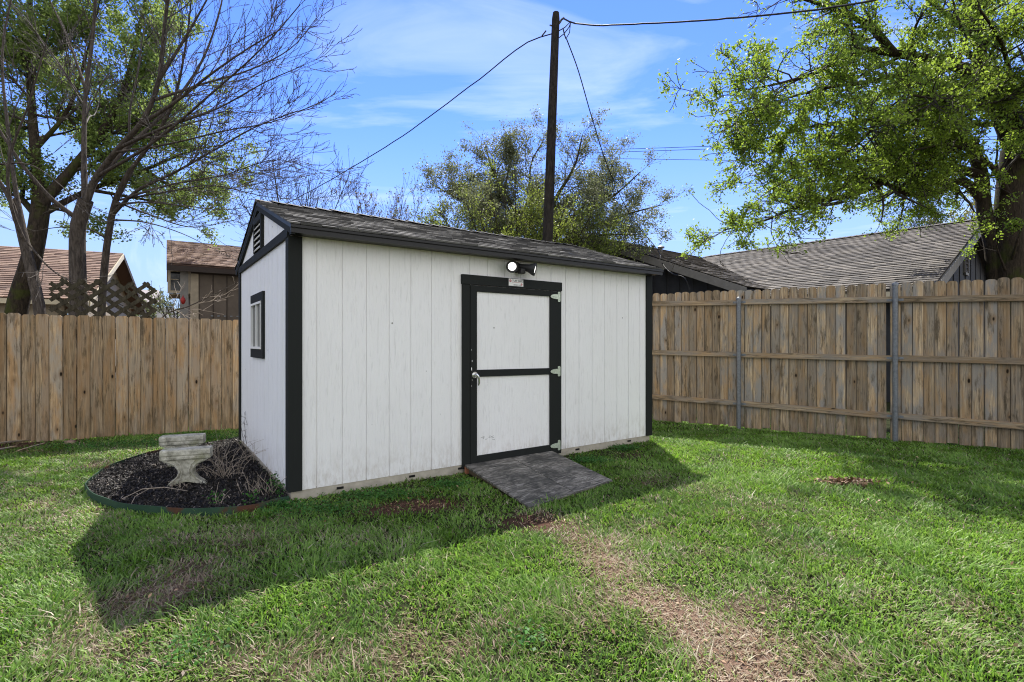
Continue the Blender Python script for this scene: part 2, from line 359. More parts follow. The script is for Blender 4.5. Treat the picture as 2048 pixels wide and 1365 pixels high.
bed_px = [(171, 985), (180, 998), (205, 1011), (240, 1022), (300, 1030), (380, 1034), (460, 1032), (520, 1023), (562, 1012), (580, 1000)]
bed_bk = [(171, 978), (186, 962), (210, 945), (250, 928), (300, 913), (350, 903), (400, 896), (440, 889), (484, 880)]
bedF = [G(*p) for p in bed_px]; bedB = [G(*p) for p in bed_bk]
BED = np.array([(p.x, p.y) for p in bedF[:-1] + [S(0, 0, 0)] + [S(0, SW, 0)] + bedB[::-1]])
def in_poly(x, y, poly):
    ins = np.zeros(len(x), bool); n = len(poly)
    for i in range(n):
        x1, y1 = poly[i]; x2, y2 = poly[(i + 1) % n]
        c = ((y1 > y) != (y2 > y)) & (x < (x2 - x1) * (y - y1) / (y2 - y1 + 1e-12) + x1); ins ^= c
    return ins
SHED = np.array([(S(a, b, 0).x, S(a, b, 0).y) for a, b in ((0.02, 0.02), (SL, .02), (SL, SW), (0.02, SW))])
RTL, RTR, RBR, RBL = FS(928, 935, -.02), FS(1103, 905, -.02), G(1225, 966), G(1060, 1021)
rt1 = S(RTL[0], -.02, 0); rt2 = S(RTR[0], -.02, 0)
RAMP = np.array([(p.x, p.y) for p in (rt1, rt2, rt2.lerp(RBR, .94), rt1.lerp(RBL, .94))])
path = [(1075, 1035), (1180, 1085), (1260, 1170), (1380, 1235), (1470, 1300), (1570, 1400)]
PATH = np.array([(G(*p).x, G(*p).y) for p in path])
def seg_dist(x, y, L):
    d = np.full(len(x), 9.)
    for (x1, y1), (x2, y2) in zip(L[:-1], L[1:]):
        t = np.clip(((x - x1) * (x2 - x1) + (y - y1) * (y2 - y1)) / ((x2 - x1) ** 2 + (y2 - y1) ** 2), 0, 1)
        d = np.minimum(d, np.hypot(x - x1 - t * (x2 - x1), y - y1 - t * (y2 - y1)))
    return d
def blob(x, y, px, r, stretch=1.0):
    c = G(*px); return np.exp(-(((x - c.x) / (r * stretch)) ** 2 + ((y - c.y) / r) ** 2))
def dry_map(x, y):
    d = fnoise(x, y, .75, 11) * .9 + .6 * fnoise(x, y, .2, 14) - .73
    d = d + .60 * np.exp(-(seg_dist(x, y, PATH) / (.12 + .22 * fnoise(x, y, .5, 21))) ** 2) * (.5 + fnoise(x, y, .3, 5))
    d = d + .30 * blob(x, y, (480, 1130), .6) + .34 * blob(x, y, (270, 1200), .3) + .18 * blob(x, y, (120, 950), .9, 1.5)
    d = d + .16 * blob(x, y, (150, 1280), .25) + .3 * blob(x, y, (640, 1330), .3, 2) + .25 * blob(x, y, (1380, 960), .35)
    d = d - .22 * np.clip((x - 1.2) / 1.5, 0, 1) - .5 * blob(x, y, (1450, 880), 1.2, 1.6)
    d = d - .45 * blob(x, y, (640, 1020), .35, 2.0) - .3 * blob(x, y, (620, 1120), .3, 1.5)
    return np.clip(d, 0, 1)
def bare_map(x, y):
    n = .6 * fnoise(x, y, .3, 33) + .4 * vnoise(x, y, .07, 35)
    fl = (x - LA.x) * (-LD.y) + (y - LA.y) * LD.x            # distance in front of left fence is negative
    b = .95 * blob(x, y, (860, 1010), .20, 2.3) + .6 * blob(x, y, (760, 1025), .16, 2) + .9 * blob(x, y, (1060, 1045), .22, 1.6) + .7 * blob(x, y, (1270, 912), .3)
    b = b + np.exp(-((fl + .15) / .35) ** 2) * np.clip((-4.7 - x) / 1.2, 0, 1) * .9 + .8 * blob(x, y, (1690, 968), .2, 1.5)
    b = b + .7 * np.exp(-(seg_dist(x, y, PATH[2:]) / .12) ** 2) * np.clip(n * 2 - 1.0, 0, 1) * .8
    return np.clip(b * (.55 + .9 * n), 0, 1)
def height(x, y): return .03 * (fnoise(x, y, 1.3, 50) - .5) + .012 * (vnoise(x, y, .12, 51) - .5)
gx = np.arange(-9, 9.01, .06); gy = np.arange(.3, 11.01, .06); XX, YY = np.meshgrid(gx, gy); x = XX.ravel(); y = YY.ravel()
inside = in_poly(x, y, SHED)
V = np.stack([x, y, np.where(inside, -.03, height(x, y))], 1); nx = len(gx); i = np.arange(len(gx) - 1)[None] + np.arange(len(gy) - 1)[:, None] * nx; i = i.ravel()
far = [(-400, -60, 0), (400, -60, 0), (400, 700, 0), (-400, 700, 0)]
dry = dry_map(x, y); bare = bare_map(x, y)
b0 = len(V); corners = [(gx[0], gy[0], 0), (gx[-1], gy[0], 0), (gx[-1], gy[-1], 0), (gx[0], gy[-1], 0)]
V2 = np.concatenate([V, np.array([(a, b, -.04) for a, b, _ in far]), np.array([(a + sa * .1, b + sb * .1, -.04) for (a, b, _), (sa, sb) in zip(corners, ((1, 1), (-1, 1), (-1, -1), (1, -1)))])])
q = np.concatenate([np.stack([i, i + 1, i + 1 + nx, i + nx], 1), np.array([(b0 + a, b0 + (a + 1) % 4, b0 + 4 + (a + 1) % 4, b0 + 4 + a) for a in range(4)])])
tag(np_mesh('ground', V2, q, None, M['ground'], None, True, {'dry': np.concatenate([dry, np.full(8, .4)]), 'bare': np.concatenate([bare, np.zeros(8)])}),
    'patchy back yard soil under the lawn', 'ground', kind='structure')

# ------------------------------------------------------------------ grass
def make_grass():
    zones = [(.9, 2.2, 17000, 1.), (2.2, 3.4, 15000, 1.1), (3.4, 5.0, 11000, 1.25), (5.0, 7.2, 6500, 1.5), (7.2, 9.6, 3200, 1.8)]
    VV, QQ, TT, RR, DD = [], [], [], [], []; off = 0
    for y0, y1, dens, sz in zones:
        hw = lambda yy: np.minimum(yy * 1.02 + .8, 7.5)
        n = int(dens * (y1 - y0) * 2 * hw((y0 + y1) / 2)); y = rng.uniform(y0, y1, n); x = rng.uniform(-1, 1, n) * hw(y1)
        # clump the blades
        cl = rng.random(n) < .6; cx = np.round(x / .05) * .05 + (vnoise(x * 9, y * 9, 1, 3) - .5) * .05; cy = np.round(y / .05) * .05
        x = np.where(cl, cx + rng.normal(0, .012, n), x); y = np.where(cl, cy + rng.normal(0, .012, n), y)
        keep = (np.abs(x) < y * 1.02 + .8) & ~in_poly(x, y, SHED) & ~in_poly(x, y, RAMP) & ~in_poly(x, y, BED)
        keep &= ((x - FA.x) * (-FD.y) + (y - FA.y) * FD.x < .6) & ((x - LA.x) * (-LD.y) + (y - LA.y) * LD.x < .5)
        d = dry_map(x, y); b = bare_map(x, y); th = .4 + .9 * fnoise(x, y, .16, 70)
        keep &= rng.random(n) > np.clip(b * 1.15, 0, .97); keep &= rng.random(n) < th * (1 - .15 * d)
        x, y, d, b = x[keep], y[keep], d[keep], b[keep]; n = len(x)
        isdry = rng.random(n) < np.clip(d * .95 + .10, 0, .95)
        tall = fnoise(x, y, .45, 90)
        h = (.014 + .027 * tall) * rng.uniform(.5, 1.45, n) * np.where(isdry, .8, 1.) * (1 - .35 * d)
        big = (rng.random(n) < .015) & (tall > .48); h = np.where(big, h * 2.1, h)
        wx_ = (x - C0.x) * U.x + (y - C0.y) * U.y; wy_ = (x - C0.x) * Vv.x + (y - C0.y) * Vv.y
        h = h * np.where((wy_ > -.28) & (wy_ < 0) & (wx_ > -.1) & (wx_ < SL), .55, 1.)
        w = rng.uniform(.0019, .0042, n) * sz * np.where(isdry, .8, 1.); az = rng.uniform(0, 2 * np.pi, n)
        flow = 2 * np.pi * vnoise(x, y, .25, 95); az = np.where(rng.random(n) < .5, flow + rng.normal(0, .6, n), az)
        lean = rng.uniform(.25, 1.5, n) * np.where(isdry, 1.7, 1.0)
        dx, dy = np.cos(az), np.sin(az); sx, sy = -dy * w, dx * w; z0 = height(x, y) - .004
        def pt(f, hz, ww): return np.stack([x + dx * h * lean * f + sx * ww, y + dy * h * lean * f + sy * ww, z0 + h * hz], 1)
        blade = np.stack([pt(0, 0, 1), pt(0, 0, -1), pt(.28, .62, .9), pt(.28, .62, -.9), pt(1, 1.0, 0)], 1)
        VV.append(blade.reshape(-1, 3)); k = off + np.arange(n) * 5
        QQ.append(np.stack([k, k + 1, k + 3, k + 2], 1)); TT.append(np.stack([k + 2, k + 3, k + 4], 1)); off += n * 5
        rr = np.clip(rng.normal(.5, .22, n) + (vnoise(x, y, .5, 60) - .5) * .5, 0, 1)
        RR.append(np.repeat(rr, 5)); DD.append(np.repeat(np.where(isdry, rng.uniform(.75, 1, n), rng.uniform(0, .18, n) + .2 * d), 5))
    V = np.concatenate(VV); print('grass blades', len(V) // 5)
    tag(np_mesh('lawn_grass', V, np.concatenate(QQ), np.concatenate(TT), M['grass'], None, False, {'rnd': np.concatenate(RR), 'dry': np.concatenate(DD)}),
        'patchy green and straw coloured lawn grass covering the yard', 'grass', kind='stuff')
make_grass()
def leaf_quads(C, size, flat=0.0, wd=.32):
    n = len(C); a = rng.normal(0, 1, (n, 3)); a /= np.linalg.norm(a, axis=1)[:, None]
    nn = rng.normal(0, 1, (n, 3)); nn[:, 2] = nn[:, 2] + flat; b = np.cross(nn, a); b /= np.linalg.norm(b, axis=1)[:, None] + 1e-9
    if flat: a = np.cross(b, nn); a /= np.linalg.norm(a, axis=1)[:, None] + 1e-9
    L = (size * rng.uniform(.6, 1.35, n))[:, None]; c = np.cross(a, b)
    V = np.stack([C, C + a * L * .5 + b * L * wd + c * L * .08, C + a * L, C + a * L * .5 - b * L * wd + c * L * .08], 1).reshape(-1, 3)
    k = np.arange(n) * 4; return V, np.stack([k, k + 1, k + 2, k + 3], 1)
# clover-like weeds along the shed and the left fence
pts = []
for (px, r, n, st) in [((620, 1022), .16, 900, 3.2), ((760, 996), .13, 900, 2.6), ((900, 975), .12, 700, 1.6), ((1180, 925), .14, 900, 1.4), ((1250, 900), .12, 500, 1.3),
                       ((400, 878), .35, 1500, 2.2), ((300, 890), .3, 900, 2.), ((180, 895), .25, 700, 2.), ((560, 1014), .08, 250, 1.5), ((470, 1026), .04, 60, 2), ((1060, 1290), .1, 90, 1), ((380, 1300), .12, 120, 1.5)]:
    c = G(*px); pts.append(np.stack([rng.normal(c.x, r * .5 * st, n), rng.normal(c.y, r * .5, n), rng.uniform(.005, .05, n)], 1))
C = np.concatenate(pts); ok = ~in_poly(C[:, 0], C[:, 1], SHED) & ~in_poly(C[:, 0], C[:, 1], RAMP); C = C[ok]
V, Q = leaf_quads(C, .02, 2.0)
tag(np_mesh('weed_patch', V, Q, None, M['weed'], None, False, {'rnd': np.repeat(rng.random(len(C)), 4)}), 'small leafy weeds along the shed base and left fence', 'weeds', kind='stuff')

# ------------------------------------------------------------------ shed
shed = thing('garden_shed', S(0, 0, 0), 'white wooden shed with black trim, gable roof and side window', 'shed')
def siding(o, du, L, nrm, zb, ztop, sp, first, name):
    """boards with a real groove between them; ztop(s) gives the top"""
    mb = MB(); g, dp = .007, .007; s = 0; cuts = [0.0]; c = first
    while c < L - .02: cuts.append(c); c += sp
    cuts.append(L)
    inw = -nrm
    for a, b in zip(cuts[:-1], cuts[1:]):
        a2 = a + (g / 2 if a > 0 else 0); b2 = b - (g / 2 if b < L else 0)
        mids = [a2, b2] + ([L / 2] if a2 < L / 2 < b2 else []); mids.sort()
        for p, q_ in zip(mids[:-1], mids[1:]):
            mb.add([o + du * p + Z * zb, o + du * q_ + Z * zb, o + du * q_ + Z * ztop(q_), o + du * p + Z * ztop(p)], [(0, 1, 2, 3)])
        if b < L:
            c1, c2 = b - g / 2, b + g / 2
            for (p, pi), (q_, qi) in (((c1, 0), (c1, dp)), ((c1, dp), (c2, dp)), ((c2, dp), (c2, 0))):
                mb.add([o + du * p + inw * pi + Z * zb, o + du * q_ + inw * qi + Z * zb, o + du * q_ + inw * qi + Z * ztop(q_), o + du * p + inw * pi + Z * ztop(p)], [(0, 1, 2, 3)])
    return mb.build(name, M['siding'], shed)
SB = .076; EZ = 2.10; PITCH = .329; RZ = 2.64; WT = 2.166
gab = lambda t: WT + PITCH * min(t, SW - t)
siding(S(0, 0, 0), U, SL, -Vv, SB, lambda s: EZ + .02, .2035, .2, 'front_wall')
siding(S(0, SW, 0), -Vv, SW, -U, SB, gab, .2035, .17, 'side_wall')
siding(S(SL, 0, 0), Vv, SW, U, SB, gab, .2035, .2, 'side_wall')
siding(S(SL, SW, 0), -U, SL, Vv, SB, lambda s: EZ + .02, .2035, .2, 'back_wall')
# floor rim
mb = MB(); e = .006
mb.box(S(e, e, -.05), U * (SL - 2 * e), Vv * .04, Z * (SB + .05 + .01)).box(S(e, e + .04, -.05), U * .04, Vv * (SW - .1), Z * (SB + .06))
mb.box(S(SL - e - .04, e + .04, -.05), U * .04, Vv * (SW - .1), Z * (SB + .06)).box(S(e, SW - .05, -.05), U * (SL - 2 * e), Vv * .04, Z * (SB + .06))
mb.build('floor_rim', M['skid'], shed)
for sx in (.36, 1.0, 1.5, 3.0, 3.85):
    MB().box(S(sx, -.002, .035), U * .055, Vv * .01, Z * .018).build('rim_slot', M['dark'], shed)
# corner trims
def trim(name, o, a, b, c, mat=None, par=None): return MB().box(o, a, b, c).build(name, mat or M['black'], par or shed, bevel=.002)
TW = .086; TT = .018
for nm, o, du, dn in (('corner_trim', S(-TT, -TT, .076), U, Vv), ('corner_trim', S(SL + TT, -TT, .076), -U, Vv), ('corner_trim', S(-TT, SW + TT, .076), U, -Vv), ('corner_trim', S(SL + TT, SW + TT, .076), -U, -Vv)):
    m_ = MB(); m_.prism([o, o + du * (TW + TT), o + du * (TW + TT) + dn * TT, o + du * TT + dn * TT, o + du * TT + dn * (TW + TT), o + dn * (TW + TT)], Z * (EZ - .096))
    m_.build(nm, M['black'], shed)
# gable bands, rake trims
def gable(e, sgn):
    o = S(e, 0, 0); n_ = U * (sgn * TT)
    mb = MB(); mb.box(o + Z * 2.073, Vv * SW, Z * .074, n_ * 1.3); mb.build('gable_band', M['black'], shed)
    for q_ in (0, 1):
        f = lambda t, z: o + (Vv * t if q_ == 0 else Vv * (SW - t)) + Z * z
        MB().prism([f(-.16, WT - .16 * PITCH - .048), f(SW / 2, WT + SW / 2 * PITCH - .048), f(SW / 2, WT + SW / 2 * PITCH + .014), f(-.16, WT - .16 * PITCH + .014)], n_ * 1.5).build('rake_board', M['black'], shed)
gable(0, -1); gable(SL, 1)
# vent in the left gable
def LP(x, y, e=0.): t, z = LS(x, y, e); return t, z
def lbox(mb, t0, t1, z0, z1, e0, e1): mb.box(S(-e0, t0, z0), Vv * (t1 - t0), Z * (z1 - z0), -U * (e1 - e0)); return mb
vt0, vt1 = 1.12, 1.56; vz0, vz1 = 2.15, 2.44
ve = MB(); lbox(ve, vt0, vt0 + .05, vz0, vz1, .0, .03); lbox(ve, vt1 - .05, vt1, vz0, vz1, .0, .03); lbox(ve, vt0, vt1, vz1, vz1 + .06, .0, .032)
vent = ve.build('gable_vent', M['black'], shed)
lv = MB()
for i in range(5):
    z = vz0 + .015 + i * .055
    lv.prism([S(-.003, vt0 + .05, z + .035), S(-.028, vt0 + .05, z), S(-.034, vt0 + .05, z + .006), S(-.009, vt0 + .05, z + .041)], Vv * (vt1 - vt0 - .1))
lv.build('louvre', M['vinyl'], vent)
lbox(MB(), vt0 + .05, vt1 - .05, vz0, vz1, .0005, .002).build('vent_mesh', M['dark'], vent)
lbox(MB(), 1.30, 1.37, vz1 + .062, WT + 1.3 * PITCH - .07, .0, .02).build('king_post', M['black'], shed)
# window on the left wall
wt0, wz0 = LS(530, 719); wt1, wz1 = LS(505.5, 590)
wz0 = LS(517, 716)[1]; wz1 = LS(517, 588)[1]
ww = MB(); lbox(ww, wt0, wt1, wz1 - .09, wz1, 0, .022); lbox(ww, wt0, wt1, wz0, wz0 + .09, 0, .022)
lbox(ww, wt0, wt0 + .075, wz0 + .09, wz1 - .09, 0, .022); lbox(ww, wt1 - .05, wt1, wz0 + .09, wz1 - .09, 0, .022)
win = ww.build('window', M['black'], shed)
a, b, c, d = wt0 + .075, wt1 - .05, wz0 + .09, wz1 - .09; fr = MB(); f_ = .022
lbox(fr, a, b, d - f_, d, 0, .03); lbox(fr, a, b, c, c + f_, 0, .03); lbox(fr, a, a + f_, c + f_, d - f_, 0, .03); lbox(fr, b - f_, b, c + f_, d - f_, 0, .03); lbox(fr, (a + b) / 2 - .010, (a + b) / 2 + .010, c + f_, d - f_, 0, .026)
fr.build('window_frame', M['vinyl'], win)
lbox(MB(), a + f_, b - f_, c + f_, d - f_, .002, .008).build('window_pane', M['glass'], win)
# roof with individual shingle tabs
def shingles(mb, o, du, dv, LU, LV, expo=.14, tab=.17, th=.008, clip=None, jit=1.0):
    """o = lower corner; du along the eave, dv up the slope"""
    du = du.normalized(); dv = dv.normalized(); n = du.cross(dv)
    if n.z < 0: n = -n
    rows = int(math.ceil(LV / expo))
    for j in range(rows):
        v0 = j * expo; v1 = min(LV, v0 + expo * 1.25); p = -random.random() * tab
        while p < LU:
            wdt = tab * random.uniform(.7, 1.5); a = max(0, p); b = min(LU, p + wdt - .004); p += wdt
            if b - a < .01: continue
            vv0 = max(0, v0 - random.choice((0, 0, .006, .012)) * jit)
            if clip:
                a, b = clip((v0 + expo / 2), a, b)
                if b - a < .01: continue
            t1 = th * random.uniform(.8, 1.7) * jit
            q0 = o + du * a + dv * vv0; q1 = o + du * b + dv * vv0; q2 = o + du * b + dv * v1; q3 = o + du * a + dv * v1
            vs = [q0 + n * (t1 + th), q1 + n * (t1 + th), q2 + n * .002, q3 + n * .002, q0, q1]
            mb.add(vs, [(0, 1, 2, 3), (4, 5, 1, 0), (4, 0, 3), (1, 5, 2)], random.random())
    return mb
OV, OS = .17, .03
slope = Vector((0, 0, 0)); dvF = (Vv + Z * PITCH).normalized(); dvB = (-Vv + Z * PITCH).normalized()
LV = (SW / 2 + OV) * math.sqrt(1 + PITCH ** 2); zE = RZ - (SW / 2 + OV) * PITCH
roof_deck = MB()
for o, dv, vdir in ((S(-OS, -OV, zE), dvF, Vv), (S(-OS, SW + OV, zE), dvB, -Vv)):
    roof_deck.prism([o - Z * .03, o, o + dv * LV, o + dv * LV - Z * .03], U * (SL + 2 * OS))
rd = roof_deck.build('roof', M['fascia'], shed)
mb = shingles(MB(), S(-OS - .012, -OV - .012, zE + .002), U, dvF, SL + 2 * OS + .024, LV, .125, .16, .007)
shingles(mb, S(-OS - .012, SW + OV + .012, zE + .002), U, dvB, SL + 2 * OS + .024, LV, .125, .16, .007)
mb.build('shingles', M['sh_shed'], rd)
mb = MB(); x_ = -OS - .012
while x_ < SL + OS:
    w_ = .30; r_ = random.random(); o = S(x_, SW / 2, RZ + .012 + random.uniform(0, .010))
    for sg in (1, -1):
        d_ = (Vv * sg - Z * PITCH).normalized() * .13
        mb.add([o + Z * .022, o + U * w_ + Z * .0, o + U * w_ + d_ + Z * .0, o + d_ + Z * .022, o - Z * .004, o + d_ - Z * .004], [(0, 1, 2, 3), (4, 0, 3, 5)], r_ * .6)
    x_ += .145
mb.build('ridge_cap', M['sh_shed'], rd)
# fascia and drip edge
mb = MB(); mb.box(S(-OS, -OV, zE - .062), U * (SL + 2 * OS), Vv * .018, Z * .058); mb.box(S(-OS - .004, -OV - .01, zE - .022), U * (SL + 2 * OS + .008), Vv * .0085, Z * .020)
mb.box(S(-OS + .02, -OV + .018, zE - .055), U * (SL + 2 * OS - .04), Vv * (OV - .02), Z * .012)
mb.build('fascia', M['fascia'], shed)
mb = MB(); mb.box(S(-OS, SW + OV - .018, zE - .062), U * (SL + 2 * OS), Vv * .018, Z * .058); mb.build('fascia', M['fascia'], shed)
# door
def fb(mb, s0, s1, z0, z1, e0=0., e1=.02, zz=None):       # box on the front wall; zz gives a second end (z0', z1') when it tilts
    if zz: mb.prism([S(s0, -e0, z0), S(s1, -e0, zz[0]), S(s1, -e0, zz[1]), S(s0, -e0, z1)], -Vv * (e1 - e0))
    else: mb.box(S(s0, -e0, z0), U * (s1 - s0), Z * (z1 - z0), -Vv * (e1 - e0))
    return mb
dS0, dS1 = FS(923, 0)[0], FS(1120, 0)[0]; jz0 = FS(923, 934)[1]; hz1 = FS(1020, 557.5)[1]; hz0 = hz1 - .095
lS0 = FS(938, 0)[0]; lS1 = FS(1112, 0)[0]; zin = FS(951, 584)[1]
frame = fb(MB(), dS0, lS0 - .003, jz0, hz0, 0, .024).build('door_frame', M['black'], shed, bevel=.002)
fb(MB(), dS0 - .008, dS1 + .006, hz0 + .002, hz1, 0, .03).build('header', M['black'], frame, bevel=.002)
fb(MB(), lS1 + .003, dS1, jz0 - .0, hz0, 0, .024).build('jamb', M['black'], frame, bevel=.002)
fb(MB(), dS0, dS1, jz0 - .02, jz0 - .001, -.01, .02).build('sill', M['black'], frame)
st0 = FS(951, 0)[0]; st1 = FS(1097, 0)[0]; dz0 = jz0 + .004; bz = dz0 + .085
door = fb(MB(), lS0, lS1, dz0, hz0 - .003, .004, .012).build('door', M['siding'], shed)
fb(MB(), lS0, st0, dz0, hz0 - .004, .012, .03).build('stile', M['black'], door, bevel=.002)
fb(MB(), st1, lS1, dz0, hz0 - .004, .012, .03).build('stile', M['black'], door, bevel=.002)
tz0 = FS(951, 584)[1]
fb(MB(), st0 + .001, st1 - .001, tz0, hz0 - .004, .012, .028).build('top_rail', M['black'], door, bevel=.002)
fb(MB(), st0 + .001, st1 - .001, dz0, bz, .012, .028).build('bottom_rail', M['black'], door, bevel=.002)
m0, m1 = FS(951, 754)[1], FS(951, 740)[1]; m2, m3 = FS(1097, 749)[1], FS(1097, 736.5)[1]
fb(MB(), st0 + .001, st1 - .001, m0, m1, .012, .028, (m2, m3)).build('middle_rail', M['black'], door, bevel=.002)
def hinge(z):
    s = lS1 + .004; mb = MB(); e = .031
    mb.prism([S(s + dx_, -e, z + dz_) for dx_, dz_ in ((.0, -.055), (.022, -.055), (.03, -.045), (.03, .045), (.022, .055), (.0, .055))], -Vv * .004)
    out = []
    for i in range(15):
        q_ = math.pi * i / 14; out.append(S(s - .11 * math.sin(q_) ** .8 if 0 < i < 14 else s, -e - .0025, z - .027 * math.cos(q_)))
    mb.prism(out, -Vv * .006)
    mb.tube([S(s - .002, -e - .006, z - .052), S(s - .002, -e - .006, z + .052)], .006, 8)
    for ds in (.035, .065, .09): mb.tube([S(s - ds, -e - .008, z), S(s - ds, -e - .012, z)], .005, 8)
    for dz_ in (-.04, .04): mb.tube([S(s + .018, -e - .004, z + dz_), S(s + .018, -e - .008, z + dz_)], .004, 8)
    mb.build('hinge', M['tin'], door)
for y_ in (594, 743, 891): hinge(FS(1105, y_)[1])
hs, hz = FS(946, 750)
mb = MB(); mb.tube([S(hs, -.03, hz), S(hs, -.036, hz)], .03, 18); mb.tube([S(hs, -.036, hz), S(hs, -.07, hz)], [.018, .016], 14)
mb.tube([S(hs, -.068, hz + .004), S(hs + .012, -.075, hz - .01), S(hs + .024, -.074, hz - .04), S(hs + .028, -.068, hz - .075), S(hs + .026, -.06, hz - .1)], [.014, .013, .010, .009, .007], 10)
mb.build('door_handle', M['chrome'], door, smooth=True)
mb = MB()
for i in range(9):                                         # worn paint strokes low on the door
    s_, z_ = FS(972 + random.uniform(-12, 12), 878 + random.uniform(-4, 4)); a_ = random.uniform(-.3, 1.2)
    p0 = S(s_, -.0135, z_); mb.box(p0, U * .03 * math.cos(a_) + Z * .03 * math.sin(a_), Z * .0022, -Vv * .0006)
mb.build('scuff_marks', M['ink'], door)
for (x_, y_, w_) in ((941, 722, .012), (940, 738, .018), (941, 760, .008), (940, 772, .006), (940, 700, .008)):
    s_, z_ = FS(x_, y_); MB().prism([S(s_ + w_ * .5 * math.cos(q_) * .5, -.0305, z_ + w_ * math.sin(q_) * random.uniform(.6, 1.2)) for q_ in [i * math.pi / 4 for i in range(8)]], -Vv * .0006).build('paint_chip', M['label'], door)
# maker's plate
s0, z0 = FS(1014, 572.5); s1, z1 = FS(1043, 573.5); ph = .072; pc = hz0 + .018; e = .0305
plate = thing('sign', S(s0, -.03, pc), 'small white maker plate on the black door header below the floodlight', 'sign')
mb = MB(); fb(mb, s0, s1, pc, pc + ph, e, e + .0012); mb.build('plate', M['label'], plate)
def text(txt, size, s, z, mat, parent, name='lettering'):
    cu = bpy.data.curves.new('t', 'FONT'); cu.body = txt; cu.size = size; cu.extrude = .0003; cu.offset = size * .012
    ob = bpy.data.objects.new('t', cu); COL.objects.link(ob); bpy.context.view_layer.update()
    me = bpy.data.meshes.new_from_object(ob.evaluated_get(bpy.context.evaluated_depsgraph_get()))
    bpy.data.objects.remove(ob)
    base = S(s, -(e + .0018), z)
    for v in me.vertices: v.co = base + U * v.co.x + Z * v.co.y - Vv * v.co.z - ORG[parent]
    me.name = name; return link_mesh(name, me, mat, parent)
W_ = s1 - s0
text('TUFF SHED', .029, s0 + W_ * .23, pc + .043, M['ink'], plate)
text('1-800-BUY-TUFF', .014, s0 + W_ * .30, pc + .006, M['ink'], plate)
mb = MB()
for i, (cs, cz, rr) in enumerate(((.11, .050, .014), (.88, .020, .012))):
    for j in range(2):
        r1 = rr * (1 - .45 * j)
        ring = [S(s0 + W_ * cs + r1 * math.cos(q_), -(e + .0014 + .0002 * j), pc + cz + r1 * math.sin(q_)) for q_ in [R(a_) for a_ in range(0, 360, 30)]]
        if j == 0: n_ = len(ring); inner = [S(s0 + W_ * cs + rr * .6 * math.cos(R(a_)), -(e + .0014), pc + cz + rr * .6 * math.sin(R(a_))) for a_ in range(0, 360, 30)]; mb.add(ring + inner, [(i_, (i_ + 1) % n_, n_ + (i_ + 1) % n_, n_ + i_) for i_ in range(n_)])
        else: mb.prism([S(s0 + W_ * cs + rr * .4 * dx_, -(e + .0014), pc + cz + rr * .4 * dz_) for dx_, dz_ in ((-1, -1), (1, -1), (1, .2), (0, 1), (-1, .2))], -Vv * .0003)
fb(mb, s0 + W_ * .22, s0 + W_ * .8, pc + .036, pc + .0385, e + .0012, e + .0015)
mb.build('emblem', M['redink'], plate)
# floodlight
fl = thing('floodlight', S(FS(1032, 545)[0], -.02, FS(1032, 540)[1]), 'black twin head security floodlight on the shed wall above the door', 'floodlight')
bs, bz_ = FS(1032, 536)
mb = MB(); mb.tube([S(bs, -.001, bz_), S(bs, -.02, bz_)], .055, 20); mb.box(S(bs - .022, -.07, bz_ - .055), U * .045, Vv * .05, Z * .045); mb.build('junction_box', M['plastic'], fl, smooth=True)
mb = MB(); mb.box(S(bs - .03, -.125, bz_ - .072), U * .062, Vv * .06, Z * .05); mb.build('motion_sensor', M['plastic'], fl, bevel=.008)
def head(s, z, e, d, rr, ln):
    d = Vector(d).normalized(); tip = S(s, -e, z); p = [tip - d * ln, tip - d * (ln * .8), tip - d * (ln * .45), tip - d * .02, tip]
    mb = MB(); mb.tube(p, [rr * .42, rr * .46, rr * .62, rr * .98, rr], 24, False)
    mb.tube([tip, tip - d * .004, tip - d * .012], [rr * .99, rr * .72, rr * .64], 24, False); mb.tube([tip - d * ln, tip - d * (ln + .02)], [rr * .42, rr * .3], 24)
    n_ = 24; h_ = mb.build('lamp_head', M['plastic'], fl, smooth=True)
    m2 = MB(); m2.tube([tip - d * .012, tip - d * .008], [rr * .64, rr * .6], 24, True); m2.build('lamp_lens', M['lamp'], h_, smooth=True)
    mb = MB(); mb.tube([tip - d * ln, S(bs, -.05, bz_ + .0)], .011, 8); mb.build('arm', M['plastic'], fl, smooth=True)
c1 = FS(1021, 530, -.12); camd = (Vector((0, 0, CH)) - S(c1[0], -.12, c1[1])).normalized()
head(c1[0] + .0, c1[1] - .022, .15, camd + Vector((.05, 0, -.1)), .062, .11)
c2 = FS(1058, 536, -.1); head(c2[0] + .03, c2[1] - .025, .17, U * .80 - Vv * .75 - Z * .25, .066, .16)

# ------------------------------------------------------------------ ramp
rz = RTL[1] + .0
ramp = thing('access_ramp', S(RTL[0], -.02, 0), 'dark weathered plywood ramp leading up to the shed door', 'ramp')
T1 = S(RTL[0], -.03, .064); T2 = S(RTR[0], -.03, .064); B1 = Vector((RBL.x, RBL.y, .006)); B2 = Vector((RBR.x, RBR.y, .006))
def ramp_sheet(f0, f1, dz):
    a, b, c, d = T1.lerp(T2, f0), T1.lerp(T2, f1), B1.lerp(B2, f1), B1.lerp(B2, f0); Lr = (a - d).length; wv = (b - a).length
    w = [(f0, 1, f0 * 7), (f1, 1, f0 * 7), (f1, 0, f0 * 7), (f0, 0, f0 * 7)]
    MB().prism([a + Z * dz, b + Z * dz, c + Z * dz, d + Z * dz], Z * .016, 0, w).build('ramp_board', M['ply'], ramp)
ramp_sheet(0, .497, .0); ramp_sheet(.503, 1, .001)
mb = MB(); mb.box(T1 - Z * .064, U * .05, (B1 - T1).normalized() * .03, Z * .062); mb.build('support_block', M['brick'], ramp)
